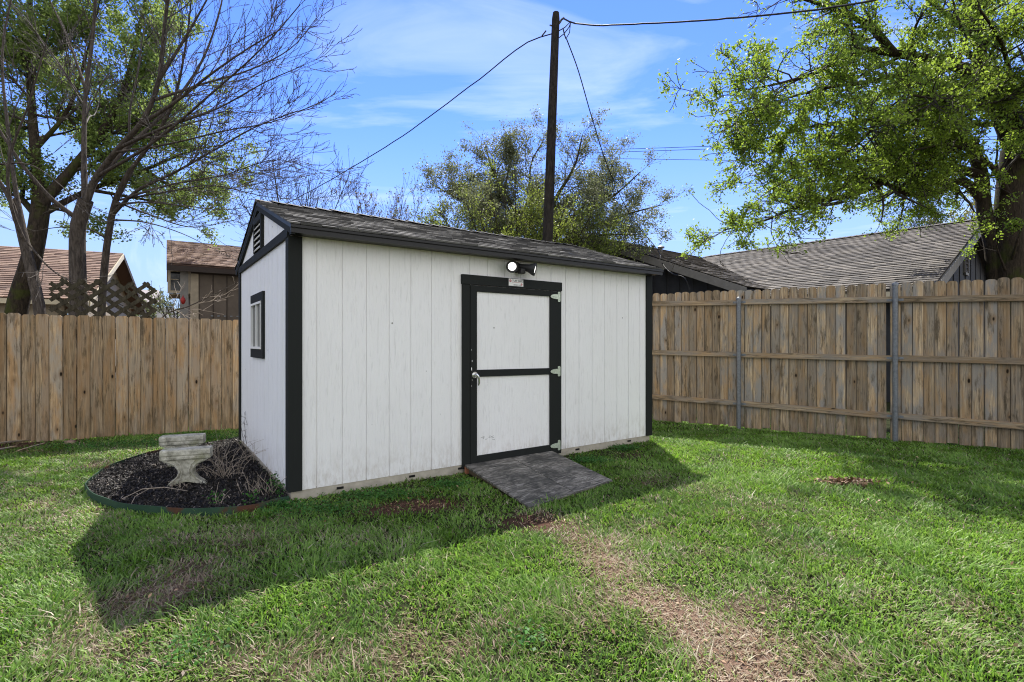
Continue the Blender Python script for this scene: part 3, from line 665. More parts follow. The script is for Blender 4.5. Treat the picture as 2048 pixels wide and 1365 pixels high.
for f in (.03, .5, .94):
    a = T1.lerp(T2, f); b = B1.lerp(B2, f); MB().prism([a - Z * .062, a - Z * .002, b - Z * .002, b - Z * .03], U * .038).build('stringer', M['wood_r'], ramp)

# ------------------------------------------------------------------ fences
def picket(mb, base, du, dn, w, z0, z1, th, ear, rnd, tilt=0.0):
    c = rnd * 37.0
    if ear == 'dog': e = .022; prof = [(0, z0), (w, z0), (w, z1 - e), (w - e, z1), (e, z1), (0, z1 - e)]
    else:
        prof = [(0, z0), (w, z0), (w, z1 - .030)]
        for i in range(1, 6):
            q_ = math.pi * i / 6; prof.append((w / 2 + w / 2 * .92 * math.cos(q_), z1 - .030 + .030 * math.sin(q_) ** .7))
        prof.append((0, z1 - .030))
    poly = [base + du * (a + tilt * (z - z0)) + Z * z for a, z in prof]; ww = [(a, z, c) for a, z in prof]
    mb.prism(poly, dn * th, rnd, ww)
# right fence, seen from its rail side
RN = Vector((FD.y, -FD.x, 0)); RN = RN if RN.y < 0 else -RN          # towards the yard
rf = thing('wooden_fence', FA + FD * 1.3, 'weathered privacy fence on the right with rails and round steel posts', 'fence')
def rz_(s, a, b): return a + (b - a) * s / 4.3
posts = [-2.25, -.49, 1.316, 3.12, 4.92, 6.7]
s_ = -2.1; sections = {}
gap_at = 3.04
while s_ < 7.6:
    w = .108 + random.uniform(-.003, .002)
    g = .0035 if random.random() < .8 else .009
    if 3.04 < s_ + w and s_ < 3.06:
        w = 3.035 - s_
        if w < .03: s_ = 3.075; continue
    sec = sum(1 for p in posts if p < s_ + w / 2)
    mb = sections.setdefault(sec, MB())
    picket(mb, FA + FD * s_ - RN * random.uniform(0, .005), FD, -RN, w, .005 + random.uniform(0, .035), rz_(s_, 2.016, 1.985) + random.uniform(-.012, .012), .016, 'round', random.random(), random.uniform(-.002, .002))
    s_ += w + g
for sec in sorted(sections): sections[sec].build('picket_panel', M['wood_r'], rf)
bd = [-2.25, -.49, 1.316, 3.12, 4.92, 6.7, 7.7]
for i in range(len(bd) - 1):
    a, b = bd[i], bd[i + 1]
    for (h0, h1) in ((1.857, 1.746), (1.08, 1.037), (.389, .294)):
        za, zb = rz_(a, h0, h1) + random.uniform(-.008, .008), rz_(b, h0, h1) + random.uniform(-.008, .008)
        p = FA + FD * (a + .002) + RN * .001; q_ = FA + FD * (b - .002) + RN * .001; r_ = random.random(); hh = .075
        prof = [p + Z * (za - hh / 2), q_ + Z * (zb - hh / 2), q_ + Z * (zb + hh / 2), p + Z * (za + hh / 2)]
        w = [(0, a, r_ * 50), (0, b, r_ * 50), (hh, b, r_ * 50), (hh, a, r_ * 50)]
        MB().prism(prof, RN * .038, r_ * .6, w).build('rail', M['wood_r'], rf)
for s_, top in ((-.49, 1.9), (1.316, 1.885), (3.12, 1.985), (4.92, 1.95), (6.7, 1.95)):
    b = FA + FD * s_ + RN * .075
    p = MB().tube([b - Z * .05, b + Z * (top - .02)], .030, 16).build('fence_post', M['galv'], rf, smooth=True)
    MB().tube([b + Z * (top - .035), b + Z * (top - .012), b + Z * (top + .006), b + Z * (top + .014)], [.034, .034, .024, .004], 16).build('post_cap', M['galv'], p, smooth=True)
    for (h0, h1) in ((1.857, 1.746), (1.08, 1.037), (.389, .294)):
        z = rz_(s_, h0, h1); m_ = MB(); m_.box(b - FD * .085 - RN * .036 + Z * (z - .014), FD * .17, RN * .003, Z * .028)
        m_.tube([b + Z * (z - .016), b + Z * (z + .016)], .034, 14); m_.build('bracket', M['galv'], p)
# left fence, seen from its picket side
LN = Vector((LD.y, -LD.x, 0)); LN = LN if LN.y < 0 else -LN
lf = thing('wooden_fence', LA - LD * 2.0, 'warm brown cedar plank fence on the left behind the stone bench supports', 'fence')
Ltot = (CORNER - LA).length; s_ = -4.2; sections = {}
lb = [-4.3, -2.45, 0, 2.4, Ltot]
while s_ < Ltot - .05:
    w = .131 + random.uniform(-.004, .003); g = random.choice((.002, .003, .004, .005)); sec = sum(1 for p in lb if p < s_ + w / 2)
    mb = sections.setdefault(sec, MB()); off = random.uniform(0, .008)
    picket(mb, LA + LD * s_ + LN * off, LD, -LN, w, .0 + random.uniform(0, .02), 1.60 - .013 * (s_ + 2.5) + random.uniform(-.01, .008), .016, 'dog', random.random(), random.uniform(-.004, .004)); s_ += w + g
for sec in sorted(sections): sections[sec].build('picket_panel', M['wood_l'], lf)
for i in range(len(lb) - 1):
    for z in (.3, .85, 1.35):
        p = LA + LD * lb[i] - LN * .02; q_ = LA + LD * (lb[i + 1] - .004) - LN * .02
        MB().prism([p + Z * z, q_ + Z * z, q_ + Z * (z + .085), p + Z * (z + .085)], -LN * .036, .3, [(0, 0, i), (0, 2, i), (.08, 2, i), (.08, 0, i)]).build('rail', M['wood_l'], lf)
    b = LA + LD * lb[i] - LN * .10; MB().box(b - Z * .1, LD * .088, -LN * .088, Z * 1.62).build('fence_post', M['wood_l'], lf)

# ------------------------------------------------------------------ planting bed
bedc = S(0, 1.2, 0) - U * .8
edge_line = [tuple(v) for v in (bedB[::-1] + bedF[:-1] + [S(-.02, -.05, 0)])]
mb = MB(); n = len(edge_line)
def edgez(i): return .075 if i > 7 else .055
outl = [Vector(p) for p in edge_line]
# smooth the outline
sm = []
for i in range(n - 1):
    p0, p1, p2, p3 = outl[max(i - 1, 0)], outl[i], outl[i + 1], outl[min(i + 2, n - 1)]
    for k_ in range(5):
        t = k_ / 5; sm.append(.5 * ((2 * p1) + (p2 - p0) * t + (2 * p0 - 5 * p1 + 4 * p2 - p3) * t * t + (3 * p1 - p0 - 3 * p2 + p3) * t ** 3))
sm.append(outl[-1])
cc = Vector((-2.9, 4.9, 0)); vs = []; fs = []
for i, p in enumerate(sm):
    d_ = (cc - p).normalized() * .006; h_ = .05 + .003 * math.sin(i * .7) + (.012 if i > 40 else 0)
    vs += [p - Z * .04, p + Z * h_, p + d_ + Z * h_, p + d_ - Z * .04]
for i in range(len(sm) - 1):
    a = i * 4; fs += [(a, a + 4, a + 5, a + 1), (a + 1, a + 5, a + 6, a + 2), (a + 2, a + 6, a + 7, a + 3)]
mb.add(vs, fs); tag(mb.build('bed_edging', M['edge'], org=cc), 'green and rusty steel edging strip curving around the dark mulch bed', 'garden edging')
# mulch
bx = rng.uniform(BED[:, 0].min(), BED[:, 0].max(), 90000); by = rng.uniform(BED[:, 1].min(), BED[:, 1].max(), 90000)
ok = in_poly(bx, by, BED); bx, by = bx[ok], by[ok]; nb = min(len(bx), 38000); bx, by = bx[:nb], by[:nb]; bx = -2.9 + (bx + 2.9) * .975; by = 4.9 + (by - 4.9) * .975
bzz = .018 + .035 * fnoise(bx, by, .5, 8) + rng.uniform(-.004, .012, nb)
C = np.stack([bx, by, bzz], 1); V, Q = leaf_quads(C, .030, 1.2, .11)
Vr = V.reshape(-1, 4, 3); rr = np.clip(rng.random(nb) ** 1.3, 0, 1)
gxx = np.linspace(BED[:, 0].min(), BED[:, 0].max(), 60); gyy = np.linspace(BED[:, 1].min(), BED[:, 1].max(), 60)
GX, GY = np.meshgrid(gxx, gyy); gz = .012 + .035 * fnoise(GX.ravel(), GY.ravel(), .5, 8); inn = in_poly(GX.ravel(), GY.ravel(), BED).reshape(60, 60)
B = np.stack([GX.ravel(), GY.ravel(), gz], 1); qs = []
for j in range(59):
    for i_ in range(59):
        if inn[j, i_] and inn[j + 1, i_] and inn[j, i_ + 1] and inn[j + 1, i_ + 1]: qs.append((j * 60 + i_, j * 60 + i_ + 1, (j + 1) * 60 + i_ + 1, (j + 1) * 60 + i_))
V = np.concatenate([V, B]); Q = np.concatenate([Q, np.array(qs) + nb * 4])
tag(np_mesh('mulch', V, Q, None, M['mulch'], None, False, {'rnd': np.concatenate([np.repeat(rr, 4), np.full(3600, .15)])}, org=(-2.9, 4.9, 0)), 'dark wood chip mulch filling the curved bed beside the shed', 'mulch', kind='stuff')
# bench supports
def bench_support(px, label):
    b = G(*px); b.z = .015; du = Vector((.93, .36, 0)).normalized(); dn = Vector((du.y, -du.x, 0))
    t = thing('bench_support', b, label, 'bench support', 'concrete bench supports in the mulch bed')
    q_ = lambda a, z, d=0.: b + du * a + Z * z + dn * d
    prof = [(-.155, .0), (-.130, .03), (-.088, .06), (-.056, .11), (-.060, .15), (-.092, .19), (-.165, .225), (-.175, .235), (.175, .235), (.165, .225), (.092, .19), (.060, .15), (.056, .11), (.088, .06), (.130, .03), (.155, .0), (.10, .022), (0, .045), (-.10, .022)]
    mb = MB(); h = len(prof)
    vs = []; 
    for (d, sh) in ((.055, .985), (.045, 1.), (-.045, 1.), (-.055, .985)): vs += [q_(a * sh, z if z > 0 else z, d) for a, z in prof]
    strip = [(0, 1, 18), (1, 2, 17, 18), (2, 3, 12, 13, 16, 17) if False else (2, 13, 16, 17), (2, 3, 12, 13), (3, 4, 11, 12), (4, 5, 10, 11), (5, 6, 9, 10), (6, 7, 8, 9), (13, 14, 16), (14, 15, 16)]
    fs = [tuple(reversed(f)) for f in strip] + [tuple(i + 3 * h for i in f) for f in strip]
    for L in range(3): fs += [(L * h + i, L * h + (i + 1) % h, (L + 1) * h + (i + 1) % h, (L + 1) * h + i) for i in range(h)]
    mb.add(vs, fs); ped = mb.build('pedestal', M['conc'], t, bevel=.004)
    # carved relief lines that follow the flare
    mb = MB()
    for k_ in (-.030, -.012, .012, .030):
        sg = 1 if k_ > 0 else -1; kk = abs(k_) / .030
        mb.tube([q_(sg * (.02 + .10 * kk), .035 + .0 * kk, .056), q_(sg * (.015 + .045 * kk), .09, .057), q_(sg * (.012 + .03 * kk), .14, .057), q_(sg * (.02 + .055 * kk), .195, .057), q_(sg * (.03 + .11 * kk), .228, .056)], .0075, 6)
    mb.build('carved_line', M['conc'], ped, smooth=True)
    mb = MB(); pr = [(-.066, .236), (-.072, .243), (-.072, .262), (-.068, .266), (-.070, .272), (-.074, .280), (-.074, .31), (-.066, .322), (.066, .322), (.074, .31), (.074, .280), (.070, .272), (.068, .266), (.072, .262), (.072, .243), (.066, .236)]
    mb.prism([q_(-.185, z, -a) for a, z in pr], du * .37); mb.build('moulded_cap', M['conc'], t, bevel=.004)
bench_support((374, 975), 'nearer mossy concrete bench support with flared carved pedestal')
bench_support((366, 939), 'farther mossy concrete bench support, its cap showing above the nearer one')
# dead stalks and twigs in the bed
def stalks(px, n, h, spread, label, droop=.6, r=.0023, cat='plant', group='dead plants in the mulch bed', lean=0):
    b = G(*px); b.z = .02; mb = MB()
    for i in range(n):
        a = random.uniform(0, 2 * math.pi); L = h * random.uniform(.5, 1.2); o = b + Vector((random.gauss(0, spread * .45), random.gauss(0, spread * .35), 0))
        d = Vector((math.cos(a) * random.uniform(.1, .6), math.sin(a) * random.uniform(.1, .6), 1)).normalized(); pts = [o.copy()]
        for k_ in range(6):
            d = (d + Vector((random.gauss(0, .16), random.gauss(0, .16), -droop * .22 + random.gauss(0, .08)))).normalized(); o = o + d * L / 6; o.z = max(o.z, .03); pts.append(o.copy())
        mb.tube(pts, [r * (1 - .1 * k_) for k_ in range(7)], 5)
        if random.random() < .6:
            q_ = pts[3]; d2 = (pts[4] - pts[3]).normalized() + Vector((random.gauss(0, .6), random.gauss(0, .6), .2)); mb.tube([q_, q_ + d2 * L * .18, q_ + d2 * L * .3 - Z * .01], [r * .6, r * .5, r * .3], 4)
    t = mb.build('dead_plant', M['stalk'], org=b); return tag(t, label, cat, group)
stalks((450, 960), 42, .40, .18, 'tangle of pale dead stalks in the middle of the mulch bed', 1.0)
stalks((505, 930), 9, .30, .10, 'dead stems in the mulch against the shed side wall', .5)
stalks((432, 915), 8, .26, .16, 'dead stems sticking up just right of the bench supports', .8)
stalks((435, 1020), 5, .20, .04, 'small upright dead stem near the front steel edging', .3)
stalks((512, 1000), 14, .20, .10, 'dry twiggy plant in the mulch near the shed corner', .5)
stalks((540, 1000), 8, .24, .07, 'dry stems beside the front shed corner in the mulch', .3)
stalks((365, 985), 9, .12, .10, 'short dead stems at the foot of the nearer bench support', .8)
mb = MB(); mb.tube([G(245, 1022) + Z * .09, G(285, 1004) + Z * .10, G(330, 995) + Z * .08, G(375, 1000) + Z * .07], [.003, .004, .0035, .002], 5)
mb.tube([G(300, 1002) + Z * .1, G(270, 1012) + Z * .07, G(262, 1023) + Z * .05], [.003, .0025, .002], 5)
tag(mb.build('fallen_twig', M['stalk'], org=G(300, 1010)), 'long thin fallen twig lying over the front edge of the bed', 'twig')
mb = MB()
b = G(505, 905) + Z * .02
for k_ in range(5):
    o = b + Vector((random.gauss(0, .03), random.gauss(0, .03), 0)); d = Vector((random.gauss(0, .12), random.gauss(0, .12), 1)); pts = [o]
    for j in range(6): d = (d + Vector((random.gauss(0, .12), random.gauss(0, .12), .1))).normalized(); pts.append(pts[-1] + d * .075)
    mb.tube(pts, [.003 - .0003 * j for j in range(7)], 5)
    for j in range(2, 6):
        for _ in range(2):
            d2 = Vector((random.gauss(0, 1), random.gauss(0, 1), .8)).normalized(); mb.tube([pts[j], pts[j] + d2 * .05], [.0015, .001], 4)
tag(mb.build('bare_seedling', M['twig_d'], org=b), 'thin dark bare seedling standing against the shed side wall', 'plant')
# little green weeds at the front corner
pts = [];
for px in ((545, 990), (560, 1000), (505, 1016), (432, 1018), (555, 975)):
    c = G(*px); pts.append(np.stack([rng.normal(c.x, .03, 50), rng.normal(c.y, .03, 50), rng.uniform(.03, .13, 50)], 1))
C = np.concatenate(pts); V, Q = leaf_quads(C, .022, .6)
tag(np_mesh('bed_weeds', V, Q, None, M['weed'], None, False, {'rnd': np.repeat(rng.random(len(C)), 4)}), 'sprouting green weeds in the mulch near the shed corner', 'weeds', kind='stuff')
# brick edge by the shed's far corner
tag(MB().box(G(438, 889) + Z * .0, (G(483, 879) - G(438, 889)), Vector((.03, .08, 0)), Z * .045).build('edging_brick', M['brick'], bevel=.006), 'reddish edging bricks at the back of the bed by the shed', 'brick')
# boards and rock by the left fence
def plank(p0, p1, w, z, label, tilt=.0):
    d = (p1 - p0); n_ = Vector((-d.y, d.x, 0)).normalized() * w
    mb = MB(); mb.box(p0 + Z * z, d, n_ + Z * tilt, Z * .014, random.random(), [(0, 0, 3), (0, 1, 3), (.1, 1, 3), (.1, 0, 3)] * 2)
    return tag(mb.build('old_board', M['wood_r']), label, 'board', 'old boards lying by the left fence')
plank(G(-60, 900), G(62, 886), .07, .03, 'weathered grey board at the left fence foot, the upper and longer one')
plank(G(-40, 912), G(35, 898), .05, .02, 'weathered grey board at the left fence foot, the lower and shorter one')
plank(G(40, 905), G(92, 890), .03, .012, 'thin splintered board near the rock by the left fence')
def rock(c, r, sq, label, seed):
    import bmesh
    bm = bmesh.new(); bmesh.ops.create_icosphere(bm, subdivisions=3, radius=1)
    for v in bm.verts:
        q_ = v.co.copy(); f = 1 + .28 * mnoise.noise(q_ * 1.3 + Vector((seed, 0, 0))) + .1 * mnoise.noise(q_ * 4); v.co = Vector((q_.x * r * f, q_.y * r * .7 * f, q_.z * r * sq * f))
    me = bpy.data.meshes.new('rock'); bm.to_mesh(me); bm.free()
    o = link_mesh('rock', me, M['rock'], None, c + Z * r * sq * .4); me.polygons.foreach_set('use_smooth', [True] * len(me.polygons)); return tag(o, label, 'rock')
rock(G(140, 888), .075, .45, 'flat brown rock lying at the foot of the left fence', 3)
rock(G(575, 1008), .035, .5, 'small dark rock at the front corner of the shed', 9)
# dead leaf patch
c = G(1695, 969); n = 420; C = np.stack([rng.normal(c.x, .13, n), rng.normal(c.y, .05, n), rng.uniform(.0, .035, n)], 1); V, Q = leaf_quads(C, .035, 1.2)
tag(np_mesh('leaf_litter', V, Q, None, M['litter'], None, False, {'rnd': np.repeat(rng.random(n), 4)}), 'small heap of brown dead leaves on the lawn near right fence', 'leaves', kind='stuff')

# scattered dead leaves, bits of straw and small pebbles
n = 1500; y = rng.uniform(1.3, 8.5, n) ** 1.0; x = rng.uniform(-1, 1, n) * (y * 1.02 + .6); ok = ~in_poly(x, y, SHED) & ~in_poly(x, y, BED) & ((x - FA.x) * (-FD.y) + (y - FA.y) * FD.x < -.05) & ((x - LA.x) * (-LD.y) + (y - LA.y) * LD.x < -.05)
x, y = x[ok], y[ok]; onr = in_poly(x, y, RAMP); x, y = x[~onr], y[~onr]; C = np.stack([x, y, height(x, y) + rng.uniform(.006, .03, len(x))], 1); V, Q = leaf_quads(C, .022, 1.2, .24)
c1_ = [G(850, 1008), G(1075, 1040), G(1500, 1310), G(60, 905), G(820, 1015)]
c2_ = np.concatenate([np.stack([rng.normal(c.x, .16, 160), rng.normal(c.y, .07, 160), rng.uniform(.0, .012, 160)], 1) for c in c1_]); V2_, Q2_ = leaf_quads(c2_, .018, 1.5, .3)
tag(np_mesh('lawn_debris', np.concatenate([V, V2_]), np.concatenate([Q, Q2_ + len(V)]), None, M['litter'], None, False, {'rnd': np.repeat(rng.random(len(C) + len(c2_)), 4)}), 'scattered brown leaf scraps and straw bits over the lawn', 'debris', kind='stuff')

# ------------------------------------------------------------------ trees
def catmull(pts, n):
    pts = np.array(pts, float); t = np.concatenate([[0], np.cumsum(np.linalg.norm(np.diff(pts, axis=0), axis=1))]); t /= t[-1]; u = np.linspace(0, 1, n)
    m = np.gradient(pts, t, axis=0); out = np.zeros((n, pts.shape[1]))
    for i, a in enumerate(u):
        k_ = min(np.searchsorted(t, a, side='right') - 1, len(t) - 2); h = t[k_ + 1] - t[k_]; s = (a - t[k_]) / h
        out[i] = (2 * s ** 3 - 3 * s ** 2 + 1) * pts[k_] + (s ** 3 - 2 * s ** 2 + s) * h * m[k_] + (-2 * s ** 3 + 3 * s ** 2) * pts[k_ + 1] + (s ** 3 - s ** 2) * h * m[k_ + 1]
    return out
class Tree:
    def __init__(s): s.parts = {}; s.off = {}
    def add(s, key, Pp, Rr, sides):
        N, n, _ = Pp.shape
        T = np.gradient(Pp, axis=1); T /= np.linalg.norm(T, axis=2)[..., None] + 1e-9
        ax = (Pp[:, -1] - Pp[:, 0]); ax /= np.linalg.norm(ax, axis=1)[:, None] + 1e-9
        ref = np.cross(ax, rng.normal(0, 1, (N, 3))); ref /= np.linalg.norm(ref, axis=1)[:, None] + 1e-9
        a = ref[:, None] - T * (T * ref[:, None]).sum(2)[..., None]; a /= np.linalg.norm(a, axis=2)[..., None] + 1e-9; b = np.cross(T, a)
        q_ = 2 * np.pi * np.arange(sides) / sides
        V = Pp[:, :, None] + (a[:, :, None] * np.cos(q_)[:, None] + b[:, :, None] * np.sin(q_)[:, None]) * Rr[:, :, None, None]
        idx = np.arange(N * n * sides).reshape(N, n, sides); i0 = idx[:, :-1]; i1 = idx[:, 1:]
        Q = np.stack([i0, np.roll(i0, -1, 2), np.roll(i1, -1, 2), i1], -1).reshape(-1, 4)
        L, o = s.parts.setdefault(key, ([], [])), s.off.get(key, 0)
        L[0].append(V.reshape(-1, 3)); L[1].append(Q + o); s.off[key] = o + N * n * sides
    def build(s, key, name, mat, parent):
        if key in s.parts: V, Q = s.parts[key]; return np_mesh(name, np.concatenate(V), np.concatenate(Q), None, mat, parent, True)
LF = 1.0
def limb(T, pts, r0, r1, key='limb', n=18, sides=8, jit=.0, pw=.75):
    r0 *= LF; r1 *= LF
    C = catmull([tuple(p) for p in pts], n)
    if jit: C[1:-1] += rng.normal(0, jit, (n - 2, 3))
    rr = r0 + (r1 - r0) * np.linspace(0, 1, n) ** pw
    T.add(key, C[None], rr[None], sides); return C, rr
MINR = .0032
def children(par, rad, dens, ang, ratio, npts, wob, trop, t0=.15, key='branch', T=None, sides=4, rr=.55, maxlen=9, minlen=.05, bias=None, tip=True, kmin=1):
    """par: list of (n,3) arrays or (N,n,3); returns (N2,npts,3), radii"""
    P_, R_ = [], []; out_p, out_d, out_l, out_r = [], [], [], []
    par = list(par); rad = list(rad)
    Ls = np.array([np.linalg.norm(np.diff(p, axis=0), axis=1).sum() for p in par])
    cnt = np.maximum(kmin, rng.poisson(np.maximum(Ls * dens, .01)))
    for p, r, L, c in zip(par, rad, Ls, cnt):
        n = len(p); t = rng.uniform(t0, 1, c); 
        if tip: t[0] = 1.0
        f = t * (n - 1); i_ = np.minimum(f.astype(int), n - 2); fr = (f - i_)[:, None]
        pos = p[i_] * (1 - fr) + p[i_ + 1] * fr; tan = p[i_ + 1] - p[i_]; tan /= np.linalg.norm(tan, axis=1)[:, None] + 1e-9
        rnd = rng.normal(0, 1, (c, 3)); rnd -= tan * (rnd * tan).sum(1)[:, None]; rnd /= np.linalg.norm(rnd, axis=1)[:, None] + 1e-9
        if bias is not None:
            rnd = rnd + np.array(bias); rnd -= tan * (rnd * tan).sum(1)[:, None]; rnd /= np.linalg.norm(rnd, axis=1)[:, None] + 1e-9
        a = np.radians(rng.normal(ang, ang * .28, c)); a = np.where(t >= 1, a * .3, a)
        out_p.append(pos); out_d.append(tan * np.cos(a)[:, None] + rnd * np.sin(a)[:, None])
        out_l.append(np.clip(L * ratio * (1.15 - .75 * t) * rng.uniform(.6, 1.3, c), minlen, maxlen)); out_r.append((r[i_] * (1 - fr[:, 0]) + r[i_ + 1] * fr[:, 0]) * rr)
    p = np.concatenate(out_p); d = np.concatenate(out_d); l = np.concatenate(out_l); r = np.concatenate(out_r); N = len(p)
    pts = [p]
    for k_ in range(npts - 1):
        d = d + rng.normal(0, wob, (N, 3)) + np.array([0, 0, trop]); d /= np.linalg.norm(d, axis=1)[:, None]; p = p + d * (l / (npts - 1))[:, None]; pts.append(p)
    Pp = np.stack(pts, 1); Rr = np.maximum(r[:, None] * np.linspace(1, .35, npts)[None], MINR)
    if T is not None: T.add(key, Pp, Rr, sides)
    return Pp, Rr
GAP = .36
def foliage(name, tw, per, size, jit, mat, parent, flat=0., keep=None):
    n = tw.shape[1]; N = len(tw); k_ = rng.integers(0, N, int(N * per)); f = rng.uniform(.25, 1, len(k_)) * (n - 1); i_ = np.minimum(f.astype(int), n - 2); fr = (f - i_)[:, None]
    C = tw[k_, i_] * (1 - fr) + tw[k_, i_ + 1] * fr + rng.normal(0, jit, (len(k_), 3))
    if keep is not None: C = C[keep(C)]
    gap = vnoise(C[:, 0] + C[:, 1] * .5, C[:, 2] * 1.1 + C[:, 1] * .3, .42, 23); C = C[(gap > GAP) | (rng.random(len(C)) < .22)]
    V, Q = leaf_quads(C, size, flat)
    cl = vnoise(C[:, 0] * 1.0 + C[:, 2] * .7, C[:, 1] + C[:, 2], .6, 17)
    print(name, len(C))
    return np_mesh(name, V, Q, None, mat, parent, False, {'rnd': np.repeat(np.clip(cl * .7 + rng.random(len(C)) * .4 - .05, 0, 1), 4)})

# --- bare trees behind the left fence
LF = .62
def finish_bare(T, t, mb='bark', mt='twig'):
    T.build('trunk', 'trunk', M[mb], t); T.build('branch', 'branches', M[mt], t)
def bare_crown(T, limbs, d1=3.2, d2=4.2, d3=5.5, r1=.42, tr=.05, bias=None, rr=.5, ml=2.4):
    d1 *= 1.3; d2 *= 1.35; d3 *= 1.8
    a, ar = children([l[0] for l in limbs], [l[1] for l in limbs], d1, 36, r1, 10, .075, tr, .28, 'branch', T, 5, rr * .8, ml, .4, bias)
    b, br = children(a, ar, d2, 32, .55, 8, .085, tr, .12, 'branch', T, 4, .55, 1.3, .2)
    c, cr_ = children(b, br, d3, 38, .42, 5, .12, tr * .6, .1, 'branch', T, 3, .65, .5, .07)
    return a, b, c
T = Tree(); t = thing('bare_tree', P(152, 560, 8.6) * Vector((1, 1, 0)) if False else Vector((P(152, 560, 8.6).x, 8.6, 0)), 'thickest bare grey tree behind the left fence, rising through the lattice', 'tree', 'bare trees behind the left fence')
b = Vector((P(150, 560, 8.6).x, 8.6, 0))
tr = limb(T, [b, P(157, 600, 8.6), P(155, 520, 8.6), P(157, 450, 8.6), P(172, 400, 8.55)], .235, .17, 'trunk', 18, 12)
L = [limb(T, [P(200, 350, 8.55), P(300, 290, 8.0), P(420, 190, 7.5), P(540, 80, 7.1), P(600, 10, 7.0)], .05, .01, 'trunk'),
     limb(T, [P(310, 200, 8.1), P(400, 170, 8.5), P(500, 140, 8.8), P(590, 90, 9.0), P(630, 40, 9.1)], .04, .008, 'trunk'),
     limb(T, [P(318, 160, 8.1), P(380, 60, 8.0), P(430, -30, 7.9)], .05, .015, 'trunk'),
     limb(T, [P(165, 430, 8.6), P(185, 370, 8.6), P(235, 300, 8.4), P(292, 232, 8.2), P(318, 160, 8.1), P(328, 60, 8.0), P(345, -60, 7.8)], .105, .03, 'trunk'),
     limb(T, [P(280, 250, 8.25), P(350, 205, 8.0), P(420, 150, 7.8), P(500, 95, 7.6), P(560, 60, 7.4)], .055, .012, 'trunk'),
     limb(T, [P(185, 370, 8.6), P(250, 300, 8.9), P(330, 225, 9.2), P(400, 130, 9.4), P(440, 20, 9.5), P(455, -80, 9.6)], .07, .015, 'trunk'),
     limb(T, [P(170, 410, 8.6), P(168, 300, 8.8), P(172, 180, 9.0), P(185, 80, 9.0), P(195, -80, 9.0)], .085, .03, 'trunk'),
     limb(T, [P(172, 180, 9.0), P(140, 90, 9.3), P(95, -10, 9.5)], .045, .015, 'trunk'),
     limb(T, [P(158, 440, 8.6), P(105, 400, 8.4), P(60, 350, 8.2), P(5, 270, 8.1), P(-50, 170, 8.0)], .07, .018, 'trunk'),
     limb(T, [P(240, 295, 8.4), P(330, 255, 7.9), P(440, 215, 7.5), P(540, 160, 7.2), P(610, 130, 7.1)], .05, .008, 'trunk'),
     limb(T, [P(230, 305, 8.4), P(330, 290, 8.2), P(450, 262, 8.0), P(560, 240, 7.9), P(640, 205, 7.8)], .035, .006, 'trunk')]
bare_crown(T, L, 2.7, 4.0, 5.0, .38, .035); finish_bare(T, t)
T = Tree(); b = Vector((P(200, 640, 9.2).x, 9.2, 0)); t = thing('bare_tree', b, 'slim bare tree behind the left fence, leaning right with low sweeping boughs', 'tree', 'bare trees behind the left fence')
limb(T, [b, P(207, 560, 9.2), P(217, 470, 9.1), P(232, 400, 9.0), P(262, 340, 8.9)], .13, .075, 'trunk', 16, 10)
L = [limb(T, [P(232, 400, 9.0), P(262, 340, 8.9), P(300, 290, 8.8), P(345, 210, 8.6), P(370, 100, 8.4), P(385, -20, 8.2)], .07, .015, 'trunk'),
     limb(T, [P(225, 430, 9.05), P(270, 385, 8.8), P(350, 345, 8.5), P(430, 300, 8.2), P(520, 250, 8.0), P(620, 215, 7.8)], .055, .008, 'trunk'),
     limb(T, [P(230, 410, 9.0), P(290, 405, 8.6), P(370, 412, 8.2), P(450, 420, 8.0), P(500, 415, 7.9)], .035, .006, 'trunk'),
     limb(T, [P(240, 400, 9.0), P(330, 385, 8.6), P(430, 372, 8.1), P(540, 395, 7.8), P(600, 400, 7.7)], .035, .005, 'trunk'), limb(T, [P(235, 405, 9.0), P(300, 430, 8.7), P(390, 455, 8.3), P(470, 440, 8.0)], .03, .005, 'trunk'),
     limb(T, [P(222, 440, 9.05), P(290, 445, 8.7), P(370, 470, 8.4), P(430, 500, 8.2)], .03, .005, 'trunk'),
     limb(T, [P(255, 395, 8.8), P(340, 370, 8.4), P(450, 350, 8.1), P(560, 320, 7.9), P(640, 345, 7.8)], .035, .005, 'trunk'),
     limb(T, [P(218, 480, 9.1), P(180, 460, 8.9), P(120, 455, 8.6), P(60, 465, 8.4)], .03, .006, 'trunk')]
bare_crown(T, L, 3.2, 4.4, 5.0, .36, .02, ml=1.6); finish_bare(T, t)
T = Tree(); b = Vector((P(90, 640, 7.6).x, 7.6, 0)); t = thing('bare_tree', b, 'bare tree at the far left behind the fence, leaning left above a dark mossy trunk', 'tree', 'bare trees behind the left fence')
limb(T, [b, P(76, 600, 7.6), P(60, 530, 7.6), P(45, 470, 7.6), P(30, 400, 7.6)], .15, .10, 'trunk', 16, 10)
L = [limb(T, [P(45, 470, 7.6), P(20, 400, 7.5), P(-30, 320, 7.4), P(-90, 220, 7.2)], .065, .02, 'trunk'),
     limb(T, [P(48, 480, 7.6), P(30, 370, 7.7), P(15, 250, 7.8), P(5, 100, 8.0), P(30, -40, 8.1)], .06, .015, 'trunk'),
     limb(T, [P(52, 490, 7.6), P(30, 440, 7.4), P(15, 350, 7.3), P(60, 200, 7.2), P(100, 60, 7.1)], .045, .01, 'trunk'),
     limb(T, [P(50, 480, 7.6), P(110, 545, 7.5), P(200, 590, 7.5)], .025, .008, 'trunk'),
     limb(T, [P(-20, 330, 7.4), P(60, 330, 7.3), P(120, 370, 7.2), P(170, 420, 7.1)], .025, .006, 'trunk')]
